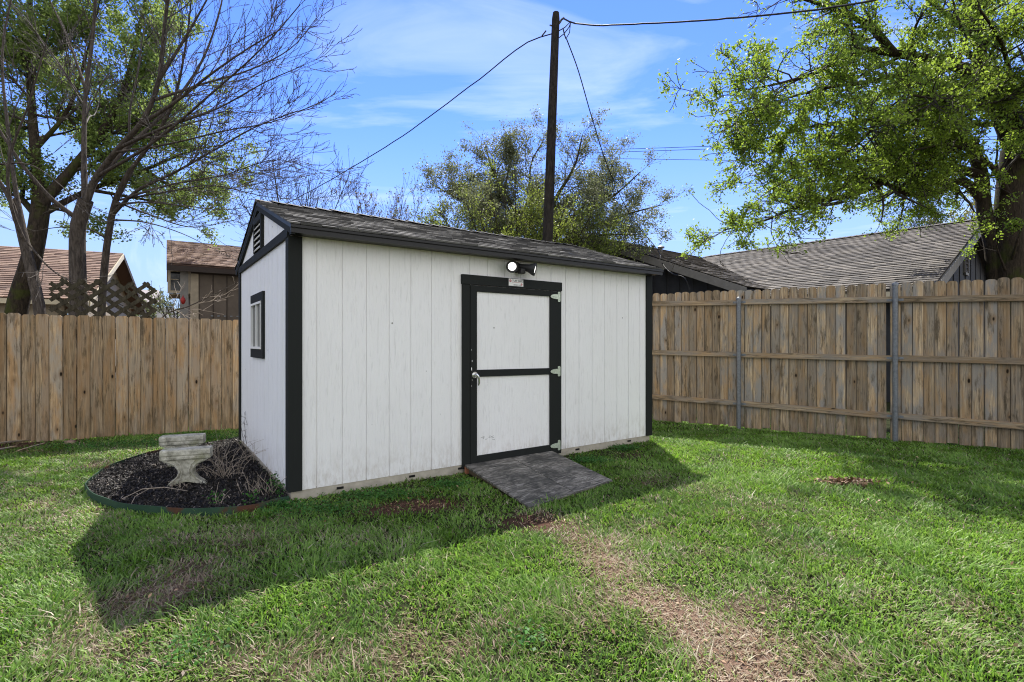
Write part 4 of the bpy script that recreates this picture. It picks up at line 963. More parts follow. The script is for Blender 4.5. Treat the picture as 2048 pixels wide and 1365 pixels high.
bare_crown(T, L, 3.0, 4.0, 5.0, .38, .02, ml=1.6); finish_bare(T, t)
# low pale bough leaning over the fence towards the shed
T = Tree(); b = Vector((P(322, 640, 7.5).x, 7.5, 0)); t = thing('leaning_branch', b, 'pale bare bough leaning over the left fence towards the shed', 'branch')
L = [limb(T, [P(322, 720, 7.55), P(325, 634, 7.5), P(380, 612, 7.45), P(430, 588, 7.4), P(474, 566, 7.3)], .024, .007, 'trunk', 14, 6)]
a, ar = children([l[0] for l in L], [l[1] for l in L], 7, 45, .35, 7, .12, .06, .3, 'branch', T, 4, .5, .5, .1)
children(a, ar, 6, 40, .45, 5, .14, .02, .1, 'branch', T, 3, .6, .2, .03)
T.build('trunk', 'bough', M['bark'], t); T.build('branch', 'twigs', M['stalk'], t)
# --- bare tree behind the shed's left gable
def small_bare(px, Y, htop, label, spread=1.4, n=7, name='bare_tree', leaves=None, tw='twig_d', group='trees beyond the back fence'):
    T = Tree(); bx_ = P(px, 600, Y).x; b = Vector((bx_, Y, 0)); t = thing(name, b, label, 'tree', group); zt = P(px, htop, Y).z
    limb(T, [b, b + Vector((.1, 0, zt * .3)), b + Vector((0, .1, zt * .5))], .13, .09, 'trunk', 10, 8); L = []
    for i in range(n):
        a = 2 * math.pi * i / n + random.uniform(-.3, .3); e = random.uniform(.5, 1) * spread; zz = zt * random.uniform(.82, 1.0)
        L.append(limb(T, [b + Vector((0, .05, zt * random.uniform(.32, .48))), b + Vector((math.cos(a) * e * .55, math.sin(a) * e * .55, zt * .68)), b + Vector((math.cos(a) * e, math.sin(a) * e, zz - .1))], .05, .01, 'trunk', 12, 5))
    a_, b_, c_ = bare_crown(T, L, 3.6, 4.5, 5.0, .42, .08, rr=.5, ml=1.3)
    T.build('trunk', 'trunk', M['bark_d'], t); T.build('branch', 'branches', M[tw], t)
    if leaves: foliage('foliage', c_, leaves[0], leaves[1], .03, M[leaves[2]], t)
    return t
small_bare(590, 12.0, 325, 'small bare tree rising behind the left gable of the shed', 1.25, 7)
small_bare(765, 17.0, 385, 'sparse brownish leafed tree behind the left half of the shed roof', 1.3, 6, 'small_tree', (1.2, .06, 'leaf_rust'))

# --- leafy tree behind the bare ones
LF = 1.0
T = Tree(); b = Vector((P(28, 640, 11.0).x, 11.0, 0)); t = thing('leafy_tree', b, 'tall leafy green tree with dark mossy trunk behind the bare trees', 'tree')
limb(T, [b, P(38, 600, 11.0), P(60, 530, 11.0), P(75, 460, 11.1), P(85, 380, 11.2)], .22, .16, 'trunk', 16, 12)
L = [limb(T, [P(80, 420, 11.1), P(70, 300, 11.5), P(60, 150, 12), P(60, 0, 12), P(60, -150, 12)], .13, .03, 'trunk'),
     limb(T, [P(80, 410, 11.1), P(160, 320, 11.8), P(230, 220, 12.5), P(270, 100, 12.8), P(290, 0, 13)], .12, .03, 'trunk'),
     limb(T, [P(80, 440, 11.1), P(10, 360, 11.4), P(-60, 280, 11.6)], .08, .02, 'trunk'),
     limb(T, [P(80, 430, 11.1), P(180, 380, 12), P(290, 340, 12.6), P(390, 300, 13), P(450, 290, 13)], .08, .015, 'trunk'),
     limb(T, [P(180, 380, 12), P(290, 400, 12.4), P(390, 420, 12.6)], .05, .012, 'trunk'),
     limb(T, [P(230, 220, 12.5), P(320, 200, 12.9), P(400, 190, 13)], .05, .012, 'trunk'),
     limb(T, [P(290, 340, 12.6), P(360, 380, 12.8), P(440, 370, 13)], .05, .012, 'trunk'), limb(T, [P(230, 220, 12.5), P(300, 260, 12.9), P(370, 250, 13)], .05, .012, 'trunk'),
     limb(T, [P(70, 300, 11.5), P(130, 230, 11.8), P(170, 120, 12), P(200, 0, 12.2)], .06, .015, 'trunk'),
     limb(T, [P(80, 440, 11.1), P(110, 420, 11.4), P(170, 440, 11.7)], .04, .012, 'trunk')]
a, ar = children([l[0] for l in L], [l[1] for l in L], 5.0, 48, .38, 8, .12, .03, .15, 'branch', T, 5, .42, 1.9, .5)
b_, br = children(a, ar, 5.5, 45, .5, 6, .14, .02, .15, 'branch', T, 4, .5, 1.1, .3)
c_, cr_ = children(b_, br, 8.0, 45, .5, 4, .16, -.02, .1, 'branch', T, 3, .6, .42, .12)
T.build('trunk', 'trunk', M['bark_d'], t); T.build('branch', 'branches', M['twig_d'], t); foliage('foliage', c_, 140000 / len(c_), .065, .09, M['leaf_far'], t)

# --- wide olive tree behind the shed roof
T = Tree(); b = Vector((P(1075, 600, 15).x, 15, 0)); t = thing('leafy_tree', b, 'broad twiggy olive green tree behind the shed roof and utility pole', 'tree')
limb(T, [b, P(1078, 600, 15), P(1070, 540, 15), P(1075, 480, 15)], .25, .18, 'trunk', 12, 10)
def PL(*a): return [P(*q_) for q_ in a]
L = [limb(T, PL((1070, 500, 15), (1030, 420, 15), (985, 340, 15), (970, 290, 15)), .10, .015, 'trunk'),
     limb(T, PL((1072, 490, 15), (1110, 400, 14.6), (1150, 330, 14.4), (1165, 270, 14.3)), .10, .015, 'trunk'),
     limb(T, PL((1075, 500, 15), (1150, 440, 14.8), (1230, 390, 14.6), (1280, 345, 14.5)), .09, .014, 'trunk'),
     limb(T, PL((1075, 510, 15), (1160, 465, 15), (1250, 430, 15.2), (1325, 410, 15.3)), .09, .012, 'trunk'),
     limb(T, PL((1075, 520, 15), (1150, 480, 14.3), (1220, 470, 14), (1280, 470, 13.8)), .07, .012, 'trunk'),
     limb(T, PL((1070, 510, 15), (990, 450, 15), (920, 400, 15), (865, 370, 15)), .08, .012, 'trunk'),
     limb(T, PL((1070, 500, 15), (1060, 400, 15.5), (1065, 320, 15.8), (1085, 285, 16)), .08, .012, 'trunk'),
     limb(T, PL((1070, 500, 15), (1010, 400, 15.2), (1020, 330, 15.4), (1030, 300, 15.5)), .07, .012, 'trunk'), limb(T, PL((1075, 490, 15), (1180, 400, 15.2), (1220, 350, 15.4), (1225, 310, 15.5)), .07, .012, 'trunk'), limb(T, PL((1070, 500, 15), (960, 420, 15.2), (920, 350, 15.2)), .07, .012, 'trunk'),
     limb(T, PL((1070, 520, 15), (980, 490, 14.2), (900, 455, 13.8), (855, 440, 13.6)), .07, .012, 'trunk'),
     limb(T, PL((1070, 520, 15), (1030, 480, 13.6), (1000, 440, 13), (960, 420, 12.8)), .06, .012, 'trunk'),
     limb(T, PL((1075, 520, 15), (1120, 470, 13.8), (1150, 430, 13.2), (1180, 400, 13)), .06, .012, 'trunk')]
a, ar = children([l[0] for l in L], [l[1] for l in L], 7.0, 52, .34, 8, .13, .0, .15, 'branch', T, 5, .42, .95, .5)
b_, br = children(a, ar, 6.5, 44, .5, 6, .15, .03, .15, 'branch', T, 4, .5, .8, .3)
c_, cr_ = children(b_, br, 10.0, 42, .5, 4, .16, .04, .1, 'branch', T, 3, .6, .35, .12)
T.build('trunk', 'trunk', M['bark_d'], t); T.build('branch', 'branches', M['twig'], t); foliage('foliage', c_, 150000 / len(c_), .050, .08, M['leaf_olive'], t)
T = Tree(); b = Vector((P(1000, 600, 12.6).x, 12.6, 0)); t = thing('leafy_shrub', b, 'fresh yellow green tall shrub directly behind the shed roof ridge', 'shrub')
L = []
for (px, py) in ((880, 410), (930, 385), (980, 365), (1030, 360), (1080, 375), (1130, 400), (1180, 420), (1240, 450), (900, 440), (1060, 420), (1150, 440), (1210, 460), (960, 420), (1010, 400), (1100, 400), (860, 440), (1270, 470)):
    L.append(limb(T, [b + Vector((random.uniform(-.3, .3), 0, 0)), P((px + 1040) / 2, 560, 12.4), P(px, py + 14, 12 + random.uniform(-.5, .8))], .05, .01, 'trunk', 12, 5))
a, ar = children([l[0] for l in L], [l[1] for l in L], 7, 42, .25, 6, .14, .06, .35, 'branch', T, 4, .5, .8, .35)
b_, br = children(a, ar, 11.0, 42, .5, 5, .15, .04, .15, 'branch', T, 3, .55, .4, .15)
T.build('trunk', 'stems', M['bark_d'], t); T.build('branch', 'branches', M['twig_d'], t); foliage('foliage', b_, 44000 / len(b_), .050, .06, M['leaf_spring'], t)

# --- big oak on the right
MINR = .0055
T = Tree(); b = Vector((P(2020, 600, 11.2).x, 11.2, 0)); t = thing('oak_tree', b, 'large spreading oak with fresh green leaves at the right behind the fence', 'tree')
limb(T, PL((2022, 800, 11.2), (2024, 560, 11.2), (2018, 470, 11.2), (2022, 380, 11.2), (2030, 300, 11.2)), .38, .24, 'trunk', 18, 14)
limb(T, PL((1992, 560, 11.35), (1985, 490, 11.35), (1968, 420, 11.4), (1962, 350, 11.4), (1940, 280, 11.2)), .17, .12, 'trunk', 16, 12)
L = [limb(T, PL((1965, 400, 11.4), (1925, 362, 11.2), (1885, 381, 11.0), (1815, 388, 10.8), (1765, 365, 10.6), (1700, 350, 10.3)), .11, .03, 'trunk'),
     limb(T, PL((1962, 350, 11.4), (1850, 330, 10.9), (1777, 361, 10.6), (1719, 386, 10.4), (1596, 414, 10.0), (1534, 440, 9.8), (1450, 460, 9.6)), .11, .012, 'trunk', 26),
     limb(T, PL((2026, 300, 11.2), (1985, 170, 10.8), (1880, 125, 10.3), (1785, 107, 9.8), (1727, 100, 9.5), (1637, 144, 9.1), (1556, 168, 8.8), (1480, 182, 8.6)), .17, .010, 'trunk', 28),
     limb(T, PL((1785, 107, 9.8), (1740, 53, 9.5), (1670, 20, 9.3), (1590, -5, 9.1), (1530, -10, 9)), .09, .012, 'trunk'),
     limb(T, PL((1940, 290, 11.2), (1842, 246, 10.6), (1760, 240, 10.2), (1686, 246, 9.8), (1600, 258, 9.4), (1505, 285, 9.0)), .10, .010, 'trunk', 24),
     limb(T, PL((1880, 125, 10.3), (1760, 160, 9.7), (1660, 175, 9.2), (1580, 195, 8.8), (1480, 228, 8.4)), .07, .008, 'trunk', 22),
     limb(T, PL((2026, 300, 11.2), (1985, 200, 11), (1955, 80, 10.8), (1940, -80, 10.6)), .16, .05, 'trunk'),
     limb(T, PL((2028, 320, 11.2), (2060, 200, 10.8), (2090, 60, 10.4), (2080, -100, 10)), .14, .04, 'trunk'),
     limb(T, PL((1955, 80, 10.8), (1870, 10, 10.2), (1780, -60, 9.8)), .07, .02, 'trunk'),
     limb(T, PL((2024, 400, 11.2), (1980, 330, 10.6), (1900, 290, 10.0), (1830, 300, 9.5)), .07, .015, 'trunk'),
     limb(T, PL((2024, 390, 11.2), (2080, 340, 10.8), (2160, 300, 10.2)), .10, .02, 'trunk'),
     limb(T, PL((2010, 540, 11), (1995, 500, 10.8), (1990, 470, 10.6)), .03, .008, 'trunk'),
     limb(T, PL((2024, 520, 11), (2035, 480, 10.7), (2050, 440, 10.5)), .03, .008, 'trunk'),
     limb(T, PL((1850, 330, 10.9), (1740, 320, 10.2), (1640, 330, 9.8), (1540, 345, 9.5), (1500, 352, 9.4)), .06, .008, 'trunk', 20),
     limb(T, PL((1760, 240, 10.2), (1700, 300, 9.8), (1620, 340, 9.4), (1540, 380, 9.1)), .045, .008, 'trunk'),
     limb(T, PL((1985, 200, 11), (1930, 210, 9.8), (1880, 200, 9.0), (1820, 190, 8.4)), .08, .015, 'trunk'),
     limb(T, PL((2040, 250, 11), (2020, 150, 9.8), (2000, 80, 9.0), (1960, 20, 8.4)), .08, .015, 'trunk')]
a, ar = children([l[0] for l in L], [l[1] for l in L], 5.6, 46, .26, 9, .14, .012, .12, 'branch', T, 5, .55, 1.15, .4)
b_, br = children(a, ar, 7.5, 44, .5, 6, .16, .0, .15, 'branch', T, 4, .5, .8, .28)
c_, cr_ = children(b_, br, 10.0, 44, .5, 4, .2, -.01, .1, 'branch', T, 3, .6, .34, .12)
print('oak twigs', len(c_))
T.build('trunk', 'trunk', M['bark_d'], t); T.build('branch', 'branches', M['twig_d'], t); foliage('foliage', c_, 140000 / len(c_), .052, .05, M['leaf_oak'], t, keep=lambda C: (C[:, 2] > 2.92) | (C[:, 0] > 9.3))
# trees beyond the right house
MINR = .006
small_bare(1835, 22.0, 418, 'small bare grey tree above the ridge of the right house', 1.3, 6)
small_bare(1935, 24.0, 415, 'rounded yellow green tree behind the right house gable', 1.6, 7, 'small_tree', (3.0, .12, 'leaf_yel'))
small_bare(350, 24.0, 575, 'small leafy tree in the gap between lattice and brown house', 1.0, 6, 'small_tree', (1.2, .12, 'leaf_olive'))
small_bare(275, 32.0, 590, 'distant leafy tree above the pale house behind the lattice', 1.6, 7, 'small_tree', (2.0, .18, 'leaf_olive'))

# ------------------------------------------------------------------ utility pole and wires
pb = Vector((P(1088, 690, 9.9).x - .05, 9.9, 0)); ptop = P(1112, 26, 9.9)
pl = thing('utility_pole', pb, 'dark leaning wooden utility pole standing behind the shed', 'utility pole')
MB().tube([pb.lerp(ptop, f) for f in (0, .2, .4, .6, .8, .985, 1)], [.112, .108, .100, .092, .082, .074, .060], 18).build('pole_shaft', M['pole'], pl, smooth=True)
top = ptop
mb = MB(); mb.tube([P(1118, 48, 9.9), P(1123, 40, 9.85), P(1128, 36, 9.8)], .02, 8); mb.tube([P(1104, 52, 9.9), P(1100, 51, 9.85)], .015, 6); mb.build('wire_hook', M['galv'], pl)
for pts_, r_ in ((((1118, 62, 9.9), (1130, 55, 9.8), (1140, 45, 9.75), (1128, 38, 9.8)), .010), (((1118, 76, 9.85), (1128, 68, 9.8), (1138, 55, 9.75), (1142, 44, 9.7)), .009),
                 (((1141, 46, 9.7), (1139, 66, 9.7), (1133, 76, 9.75)), .008), (((1126, 57, 9.8), (1129, 70, 9.75), (1132, 78, 9.75)), .012), (((1092, 62, 9.9), (1084, 72, 9.9)), .014)):
    MB().tube(PL(*pts_), r_, 6).build('splice_wire', M['cable'], pl)
def wire(pts, r, label, n=28, wig=0.0):
    C = catmull([tuple(p) for p in pts], n)
    if wig: C[1:-1, 2] += rng.normal(0, wig, n - 2)
    return tag(MB().tube([Vector(p) for p in C], r, 6).build('overhead_wire', M['cable'], org=Vector(C[0])), label, 'wire', 'overhead wires')
wire(PL((1104, 68, 9.9), (1070, 78, 10.2), (960, 158, 11), (820, 262, 12.3), (665, 358, 14), (480, 455, 17)), .011, 'black wire running down left from the pole top behind the shed', 40, .004)
wire(PL((1128, 38, 9.8), (1145, 46, 9.7), (1165, 49, 9.6), (1300, 47, 9.0), (1450, 38, 8.3), (1700, 10, 7.4), (1980, -50, 6.6)), .014, 'thick twisted wire running right from pole top into the oak', 44, .003)
wire(PL((1133, 78, 9.8), (1152, 128, 10.4), (1185, 240, 11.6), (1220, 345, 12.8), (1270, 445, 13.8), (1306, 488, 14.4)), .011, 'slack wire dropping from the pole to the dark house roof', 30)
for a_, b_2, lab in (((1226, 305, 40), (1460, 297, 36), 'distant thin wire, the lowest but one, between pole and oak'), ((1255, 318, 40), (1440, 321, 36), 'lowest distant thin wire between the pole and oak'), ((1120, 303, 40), (1330, 296, 38), 'distant thin wire crossing right behind the pole')):
    p0, p1 = P(*a_), P(*b_2); d_ = p1 - p0; wire([p0 - d_ * (.0 if a_[0] < 1200 else .5), p0 + d_ * .02, p1, p1 + d_ * 3], .018, lab)

# ------------------------------------------------------------------ houses
def shingled(parent, o, du, dv, LU, LVv, mat, expo=.16, tab=.28, th=.010, clip=None):
    r_ = MB().prism([o - Z * .05, o + du * LU - Z * .05, o + du * LU + dv * LVv - Z * .05, o + dv * LVv - Z * .05], Z * .03) if not clip else MB()
    deck = shingles(r_, o, du, dv, LU, LVv, expo, tab, th, clip); return deck.build('roof', mat, parent)
# right dark house
h = thing('house', Vector((9, 14, 0)), 'dark grey single storey house with tan shingle roof beyond the right fence', 'house')
E1 = Vector((-.64, .77, 0)).normalized(); N1 = Vector((-E1.y, E1.x, 0)); N1 = N1 if N1.y < 0 else -N1   # ridge direction, downslope horizontal
RA = P(1971, 441, 13.2); RA.z = 4.42; hr = 5.5; pit = .385
LR = 7.62
dvm = (-N1 + Z * pit).normalized(); LVm = hr * math.sqrt(1 + pit ** 2); o = RA + N1 * hr - Z * hr * pit
def clip_main(v, a, b):                                    # valley against the wing: roof stops where the wing begins
    lim = LR + .05 - (LVm - v) / math.sqrt(1 + pit ** 2) * 1.0 * 0 ; return a, min(b, lim)
r1 = shingled(h, o, E1, dvm, LR + .1, LVm, M['sh_grey'])
dvk = (N1 + Z * pit).normalized(); r2 = shingled(h, RA - N1 * hr - Z * hr * pit, E1, dvk, LR + 3, LVm, M['sh_grey'])
mb = MB(); x_ = 0
while x_ < LR: 
    for sg in (1, -1):
        o_ = RA + E1 * x_ + Z * .03; d_ = (N1 * sg - Z * pit).normalized() * .14; mb.add([o_ + Z * .015, o_ + E1 * .3, o_ + E1 * .3 + d_, o_ + d_ + Z * .015], [(0, 1, 2, 3)], random.random() * .4)
    x_ += .15
mb.build('ridge_cap', M['sh_grey'], r1)
GO = RA + E1 * .35                                          # gable wall plane a little inside the rake
wall = MB(); wz = 2.3
f = lambda n_, z, e_=0.: Vector((GO.x, GO.y, 0)) + N1 * n_ + Z * z + E1 * e_
wall.prism([f(4.9, 0), f(4.9, RA.z - 4.9 * pit - .06), f(0, RA.z - .06), f(-4.9, RA.z - 4.9 * pit - .06), f(-4.9, 0)], E1 * .15); wall.build('gable_wall', M['house_d'], h)
wb = MB()
for i in range(14):
    n_ = -4.6 + i * .7; wb.box(f(n_, .1, -.02), N1 * .05, E1 * .019, Z * (RA.z - abs(n_ + .02) * pit - .35)) if RA.z - abs(n_) * pit - .4 > 0 else None
wb.build('batten', M['house_d'], h)
MB().box(f(5.1 - .2, .0, .15), -N1 * .1, E1 * 9, Z * 2.35).build('side_wall', M['house_d'], h)
for sg in (1, -1):                                          # rake boards and eave
    a_ = RA + N1 * sg * hr - Z * (hr * pit + .03); b_2 = RA - Z * .03
    MB().prism([a_, b_2, b_2 - Z * .20, a_ - Z * .20], -E1 * .035).build('rake_board', M['house_trim'], h)
    MB().prism([a_ - Z * .02, b_2 - Z * .02, b_2 - Z * .05, a_ - Z * .05], E1 * .4).build('soffit', M['house_d'], h)
MB().box(o - Z * .21, E1 * 7.0, -N1 * .03, Z * .18).build('fascia', M['cream'], h)
vm = MB(); vv = f(.22 + .25, RA.z - 1.45, -.03); mb = MB()
for (dn_, dz_, w_, h_) in ((0, 0, .04, .75), (.40, 0, .04, .75), (0, 0, .44, .07), (0, .70, .44, .05)): mb.box(f(.1 + dn_, RA.z - 1.45 + dz_, -.05), N1 * w_, E1 * .045, Z * h_)
vt = mb.build('gable_vent', M['house_trim'], h); mb = MB()
for i in range(6): mb.prism([f(.14, RA.z - 1.36 + i * .1, -.045), f(.14, RA.z - 1.31 + i * .1, -.005), f(.14, RA.z - 1.30 + i * .1, -.005), f(.14, RA.z - 1.345 + i * .1, -.045)], N1 * .36)
mb.build('louvre', M['brown_trim'], vt)
# front gabled wing
WA = Vector((P(1180, 479, 15.4).x, 15.4, 4.42)); E2 = -N1; N2 = -E1                       # wing ridge goes back right; its right slope falls along -E1
LW = 6.4; wr = 4.75; LW2 = wr * math.sqrt(1 + .40 ** 2)
dw = (E1 + Z * .40).normalized(); o2 = WA - E1 * wr - Z * wr * .40
def clip_wing(v, a, b):
    lim = LW - (1 - v / LW2) * wr * 1.05; return a, min(b, lim)
r3 = MB(); shingles(r3, o2, E2, dw, LW, LW2, .16, .28, .010, clip_wing); rw = r3.build('roof', M['sh_grey'], h)
MB().add([o2 - Z * .02, o2 + E2 * (LW - wr * 1.05) - Z * .02, WA + E2 * LW - Z * .02, WA - Z * .02], [(0, 1, 2, 3)]).build('roof_deck', M['sh_grey'], h)
o3 = WA + E1 * wr - Z * wr * .40; r4 = MB(); shingles(r4, o3, E2, (-E1 + Z * .40).normalized(), LW, LW2, .16, .28, .010); r4.build('roof', M['sh_grey'], h)
MB().prism([o3 - Z * .06, o3 + E2 * LW - Z * .06, WA + E2 * LW - Z * .06, WA - Z * .06], Z * .04).build('roof_deck', M['sh_grey'], h)
mb = MB(); x_ = 0
while x_ < LW - .2:
    for sg in (1, -1):
        o_ = WA + E2 * x_ + Z * .03; d_ = (E1 * sg - Z * .4).normalized() * .14; mb.add([o_ + Z * .015, o_ + E2 * .3, o_ + E2 * .3 + d_, o_ + d_ + Z * .015], [(0, 1, 2, 3)], random.random() * .4)
    x_ += .15
mb.build('ridge_cap', M['sh_grey'], rw)
for sg in (1, -1):
    a_ = WA - E1 * sg * wr - Z * (wr * .4 + .02); b_2 = WA - Z * .02
    MB().prism([a_, b_2, b_2 - Z * .20, a_ - Z * .20], -E2 * .035).build('rake_board', M['house_trim'], h)
    MB().prism([a_ - Z * .03, b_2 - Z * .03, b_2 - Z * .06, a_ - Z * .06], E2 * .5).build('soffit', M['house_d'], h)
g2 = lambda n_, z, e_=0.: Vector((WA.x, WA.y, 0)) + E2 * (.5 + e_) - E1 * n_ + Z * z
MB().prism([g2(4.3, 0), g2(4.3, WA.z - 4.3 * .4 - .07), g2(0, WA.z - .07), g2(-4.3, WA.z - 4.3 * .4 - .07), g2(-4.3, 0)], E2 * .15).build('gable_wall', M['house_d'], h)
wb = MB()
for i in range(22):
    n_ = -4.1 + i * .4; wb.box(g2(n_, .1, -.02), E1 * .04, E2 * .019, Z * (WA.z - abs(n_) * .4 - .3))
wb.build('batten', M['house_d'], h)
c_p = P(1306, 499, 16.6)
mb = MB(); mb.tube([c_p - Z * .35, c_p + Z * .12], .055, 10); mb.build('vent_pipe', M['plastic'], h)
c_p2 = P(1322, 500, 17.0); mb = MB(); mb.tube([c_p2 - Z * .25, c_p2 + Z * .05], .05, 10); mb.tube([c_p2 + Z * .05, c_p2 + Z * .09, c_p2 + Z * .13], [.11, .12, .04], 10); mb.build('vent_pipe', M['galv'], h)
wire(PL((1306, 488, 14.4), (1318, 505, 14.0), (1325, 528, 13.4), (1345, 548, 12.7), (1372, 560, 12.2), (1380, 585, 12.1)), .012, 'black cable sagging across the dark house roof edge', 24)

# far left brown roofed house
h = thing('house', Vector((-13, 17, 0)), 'low house with brown shingle roof behind the bare trees at far left', 'house')
e1 = Vector((.9, .43, 0)).normalized(); n1_ = Vector((e1.y, -e1.x, 0)); RA = P(246, 507, 17.0); pit = .5; hr = 3.6
o = RA + n1_ * hr - Z * hr * pit - e1 * 11; dv = (-n1_ + Z * pit).normalized(); LVm = hr * math.sqrt(1 + pit ** 2)
shingled(h, o, e1, dv, 11, LVm, M['sh_brown'], .15, .3, .010)
shingled(h, RA - n1_ * hr - Z * hr * pit - e1 * 11, e1, (n1_ + Z * pit).normalized(), 11, LVm, M['sh_brown'], .2, .4, .010)
f = lambda n_, z, e_=0.: Vector((RA.x, RA.y, 0)) + n1_ * n_ + Z * z + e1 * e_
MB().prism([f(3.2, 0, -.4), f(3.2, RA.z - 3.2 * pit - .06, -.4), f(0, RA.z - .06, -.4), f(-3.2, RA.z - 3.2 * pit - .06, -.4), f(-3.2, 0, -.4)], -e1 * .15).build('gable_wall', M['tan_trim'], h)
MB().box(f(3.2, 0, -.6), n1_ * .1, -e1 * 10, Z * (RA.z - 3.2 * pit - .1)).build('front_wall', M['tan_trim'], h)
MB().box(o - Z * .16 + n1_ * .01, e1 * 11, n1_ * .08, Z * .13).build('gutter', M['cream'], h)
for sg in (1, -1):
    a_ = RA + n1_ * sg * hr - Z * (hr * pit + .02); b_2 = RA - Z * .02
    MB().prism([a_, b_2, b_2 - Z * .16, a_ - Z * .16], e1 * .03).build('rake_board', M['cream'] if sg > 0 else M['brown_trim'], h)
for dx_ in (2.6, 5.2):
    wf = MB(); wf.box(f(3.31, 1.0, -dx_ - .9), e1 * .9, n1_ * .03, Z * 1.1); w_ = wf.build('window', M['brown_trim'], h); MB().box(f(3.342, 1.06, -dx_ - .84), e1 * .78, n1_ * .01, Z * .98).build('window_pane', M['glass'], w_)

# middle brown two storey building
h = thing('house', Vector((-6.6, 12.8, 0)), 'brown board sided building with reddish shingle roof beside the shed gable', 'house')
e1 = Vector((.83, .557, 0)).normalized(); n1_ = Vector((e1.y, -e1.x, 0)); EA = P(333, 526, 12.0); pit = .42; hr = 2.05; LH = 5.5
shingled(h, EA, e1, (-n1_ + Z * pit).normalized(), LH, hr * math.sqrt(1 + pit ** 2), M['sh_brown'], .11, .2, .010)
RA2 = EA - n1_ * hr + Z * hr * pit
shingled(h, RA2 - n1_ * hr - Z * hr * pit, e1, (n1_ + Z * pit).normalized(), LH, hr * math.sqrt(1 + pit ** 2), M['sh_brown'], .15, .3, .010)
MB().box(EA - Z * .17, e1 * LH, -n1_ * .03, Z * .14).build('fascia', M['brown_trim'], h)
E0 = Vector((EA.x, EA.y, 0)) - n1_ * .25
f = lambda s, z, n_=0.: E0 + e1 * s + Z * z + n1_ * n_
zt = EA.z - .06
wx = .49
MB().box(f(wx, 0), e1 * (LH - wx - .2), -n1_ * 3.4, Z * zt).build('board_wall', M['house_b'], h)
wb = MB()
for i in range(16): wb.box(f(wx + .16 + i * .30, 0, .003), e1 * .02, n1_ * .012, Z * (zt - .12))
wb.build('batten', M['brown_trim'], h)
MB().box(f(wx - .01, 0, .003), e1 * .17, n1_ * .03, Z * (zt - .10)).build('corner_board', M['tan_trim'], h)
MB().box(f(wx + .0, zt - .13, .034), e1 * (LH - wx - .3), n1_ * .015, Z * .11).build('frieze_board', M['brown_trim'], h)
bal = f(.03, zt - .62, 0)
mb = MB(); mb.box(f(.02, zt - .62), e1 * .06, -n1_ * .06, Z * .62); mb.box(f(.08, zt - .10), e1 * (wx - .09), -n1_ * .06, Z * .10); mb.box(f(.08, zt - .62), e1 * (wx - .09), -n1_ * .06, Z * .05); mb.box(f(wx - .07, zt - .57), e1 * .05, -n1_ * .06, Z * .47)
wn_ = mb.build('window', M['tan_trim'], h)
mb = MB(); mb.box(f(.08, zt - .57, -.03), e1 * .16, -n1_ * .02, Z * .015); mb.box(f(.08, zt - .30, -.03), e1 * .16, -n1_ * .02, Z * .02); mb.build('window_bar', M['tan_trim'], wn_)
MB().box(f(.08, zt - .57, -.07), e1 * (wx - .09), -n1_ * .01, Z * .47).build('window_pane', M['glass'], wn_)
MB().box(f(.27, zt - 1.5, .005), e1 * .17, -n1_ * .02, Z * 1.42).build('shutter', M['house_trim'], h)
MB().box(f(.05, zt - .66, -.1), e1 * (wx - .06), -n1_ * 1.2, Z * .04).build('porch_floor', M['tan_trim'], h)
for i in range(9): MB().box(f(wx + .42 + i * .14, zt - 1.16, .0165), e1 * .05, n1_ * .012, Z * .03).build('wall_hook', M['galv'], h)
rc = P(366, 601, 11.8); import bmesh
tag(MB().tube([rc - Z * .09, rc - Z * .06, rc, rc + Z * .05, rc + Z * .07, rc + Z * .12], [.015, .04, .055, .04, .015, .006], 12).build('bird_feeder', M['red'], org=rc, smooth=True), 'small red feeder hanging by the corner of the brown building', 'bird feeder')
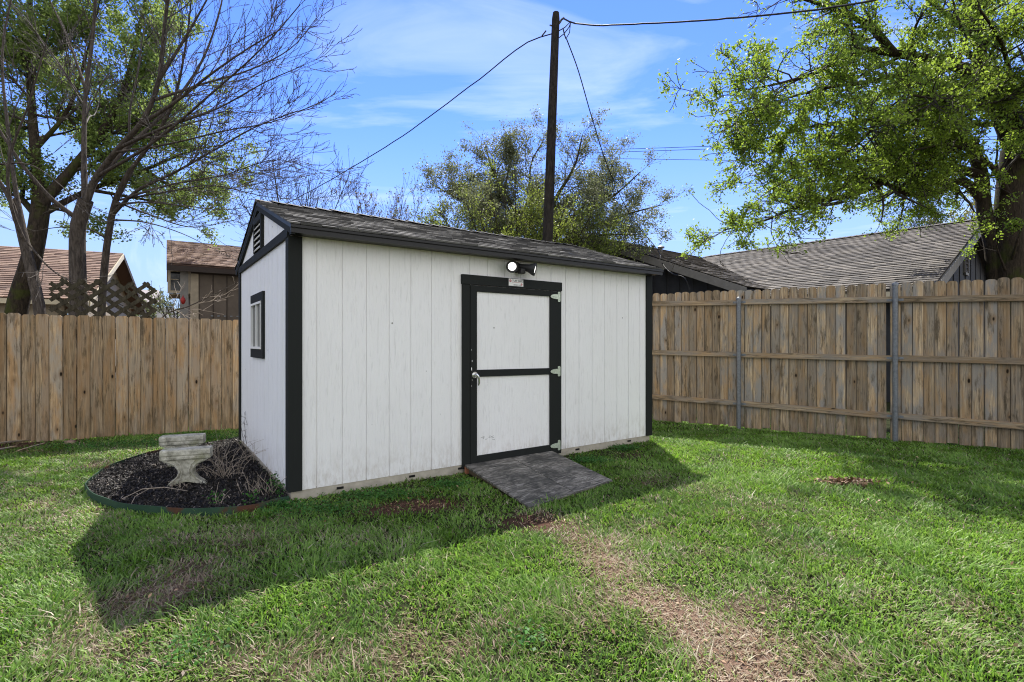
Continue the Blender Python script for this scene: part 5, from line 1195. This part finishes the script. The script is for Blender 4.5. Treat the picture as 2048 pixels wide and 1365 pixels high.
# distant pale house
h = thing('house', P(300, 640, 34) * 1.0, 'distant pale house with mauve grey roof seen behind the lattice', 'house'); h.location.z = 0; ORG[h].z = 0
a_, b_2, c_2, d_2 = P(236, 610, 33), P(325, 608, 35), P(318, 584, 37), P(262, 583, 36)
MB().prism([a_, b_2, c_2, d_2], Z * .12).build('roof', M['mauve'], h)
MB().box(Vector((a_.x + .3, a_.y + .3, 0)), (b_2 - a_) * Vector((1, 1, 0)) * .95, Vector((-.5, 4, 0)), Z * (a_.z - .02)).build('wall', M['house_p'], h)
MB().box(Vector((a_.x + 1.2, a_.y + .36, 1.6)), (b_2 - a_).normalized() * .9, Vector((.05, -.12, 0)), Z * 1.3).build('window', M['glass'], h)

# ------------------------------------------------------------------ lattice
lt = thing('lattice_panel', P(210, 640, 7.25), 'weathered grey diagonal wood lattice standing above the left fence', 'lattice')
a0 = P(100, 640, 6.98); b0_ = P(312, 640, 7.62); du = (b0_ - a0); LL = Vector((du.x, du.y, 0)).length; du = Vector((du.x, du.y, 0)).normalized(); dn = Vector((du.y, -du.x, 0))
H0, H1 = a0.z - .25, P(200, 562, 7.3).z; hh = H1 - H0
for lay in (0, 1):
    mb = MB(); sg = 1 if lay == 0 else -1; p = -hh
    while p < LL + hh:
        # a slat rises hh over run 1.25*hh
        run = 1.22 * hh; s0_, s1_ = (p, p + run) if sg > 0 else (p + run, p); z0_, z1_ = 0., hh * random.uniform(.96, 1.03)
        def at(s): return z0_ + (s - s0_) / (s1_ - s0_) * (z1_ - z0_)
        lo, hi = max(min(s0_, s1_), 0), min(max(s0_, s1_), LL)
        if hi - lo > .04:
            pa = Vector((a0.x, a0.y, H0)) + du * lo + Z * at(lo); pb_ = Vector((a0.x, a0.y, H0)) + du * hi + Z * at(hi); dd = (pb_ - pa).normalized(); side = dd.cross(dn).normalized() * .026; th = dn * (.0115 if lay == 0 else -.0115)
            mb.prism([pa - side, pb_ - side, pb_ + side, pa + side], th, random.random())
        p += .185
    mb.build('slats', M['lattice'], lt)
for s_ in (0.02, LL * .5, LL - .06): MB().box(Vector((a0.x, a0.y, .0)) + du * s_ - dn * .06, du * .04, dn * .04, Z * (H0 + .15)).build('lattice_post', M['lattice'], lt)
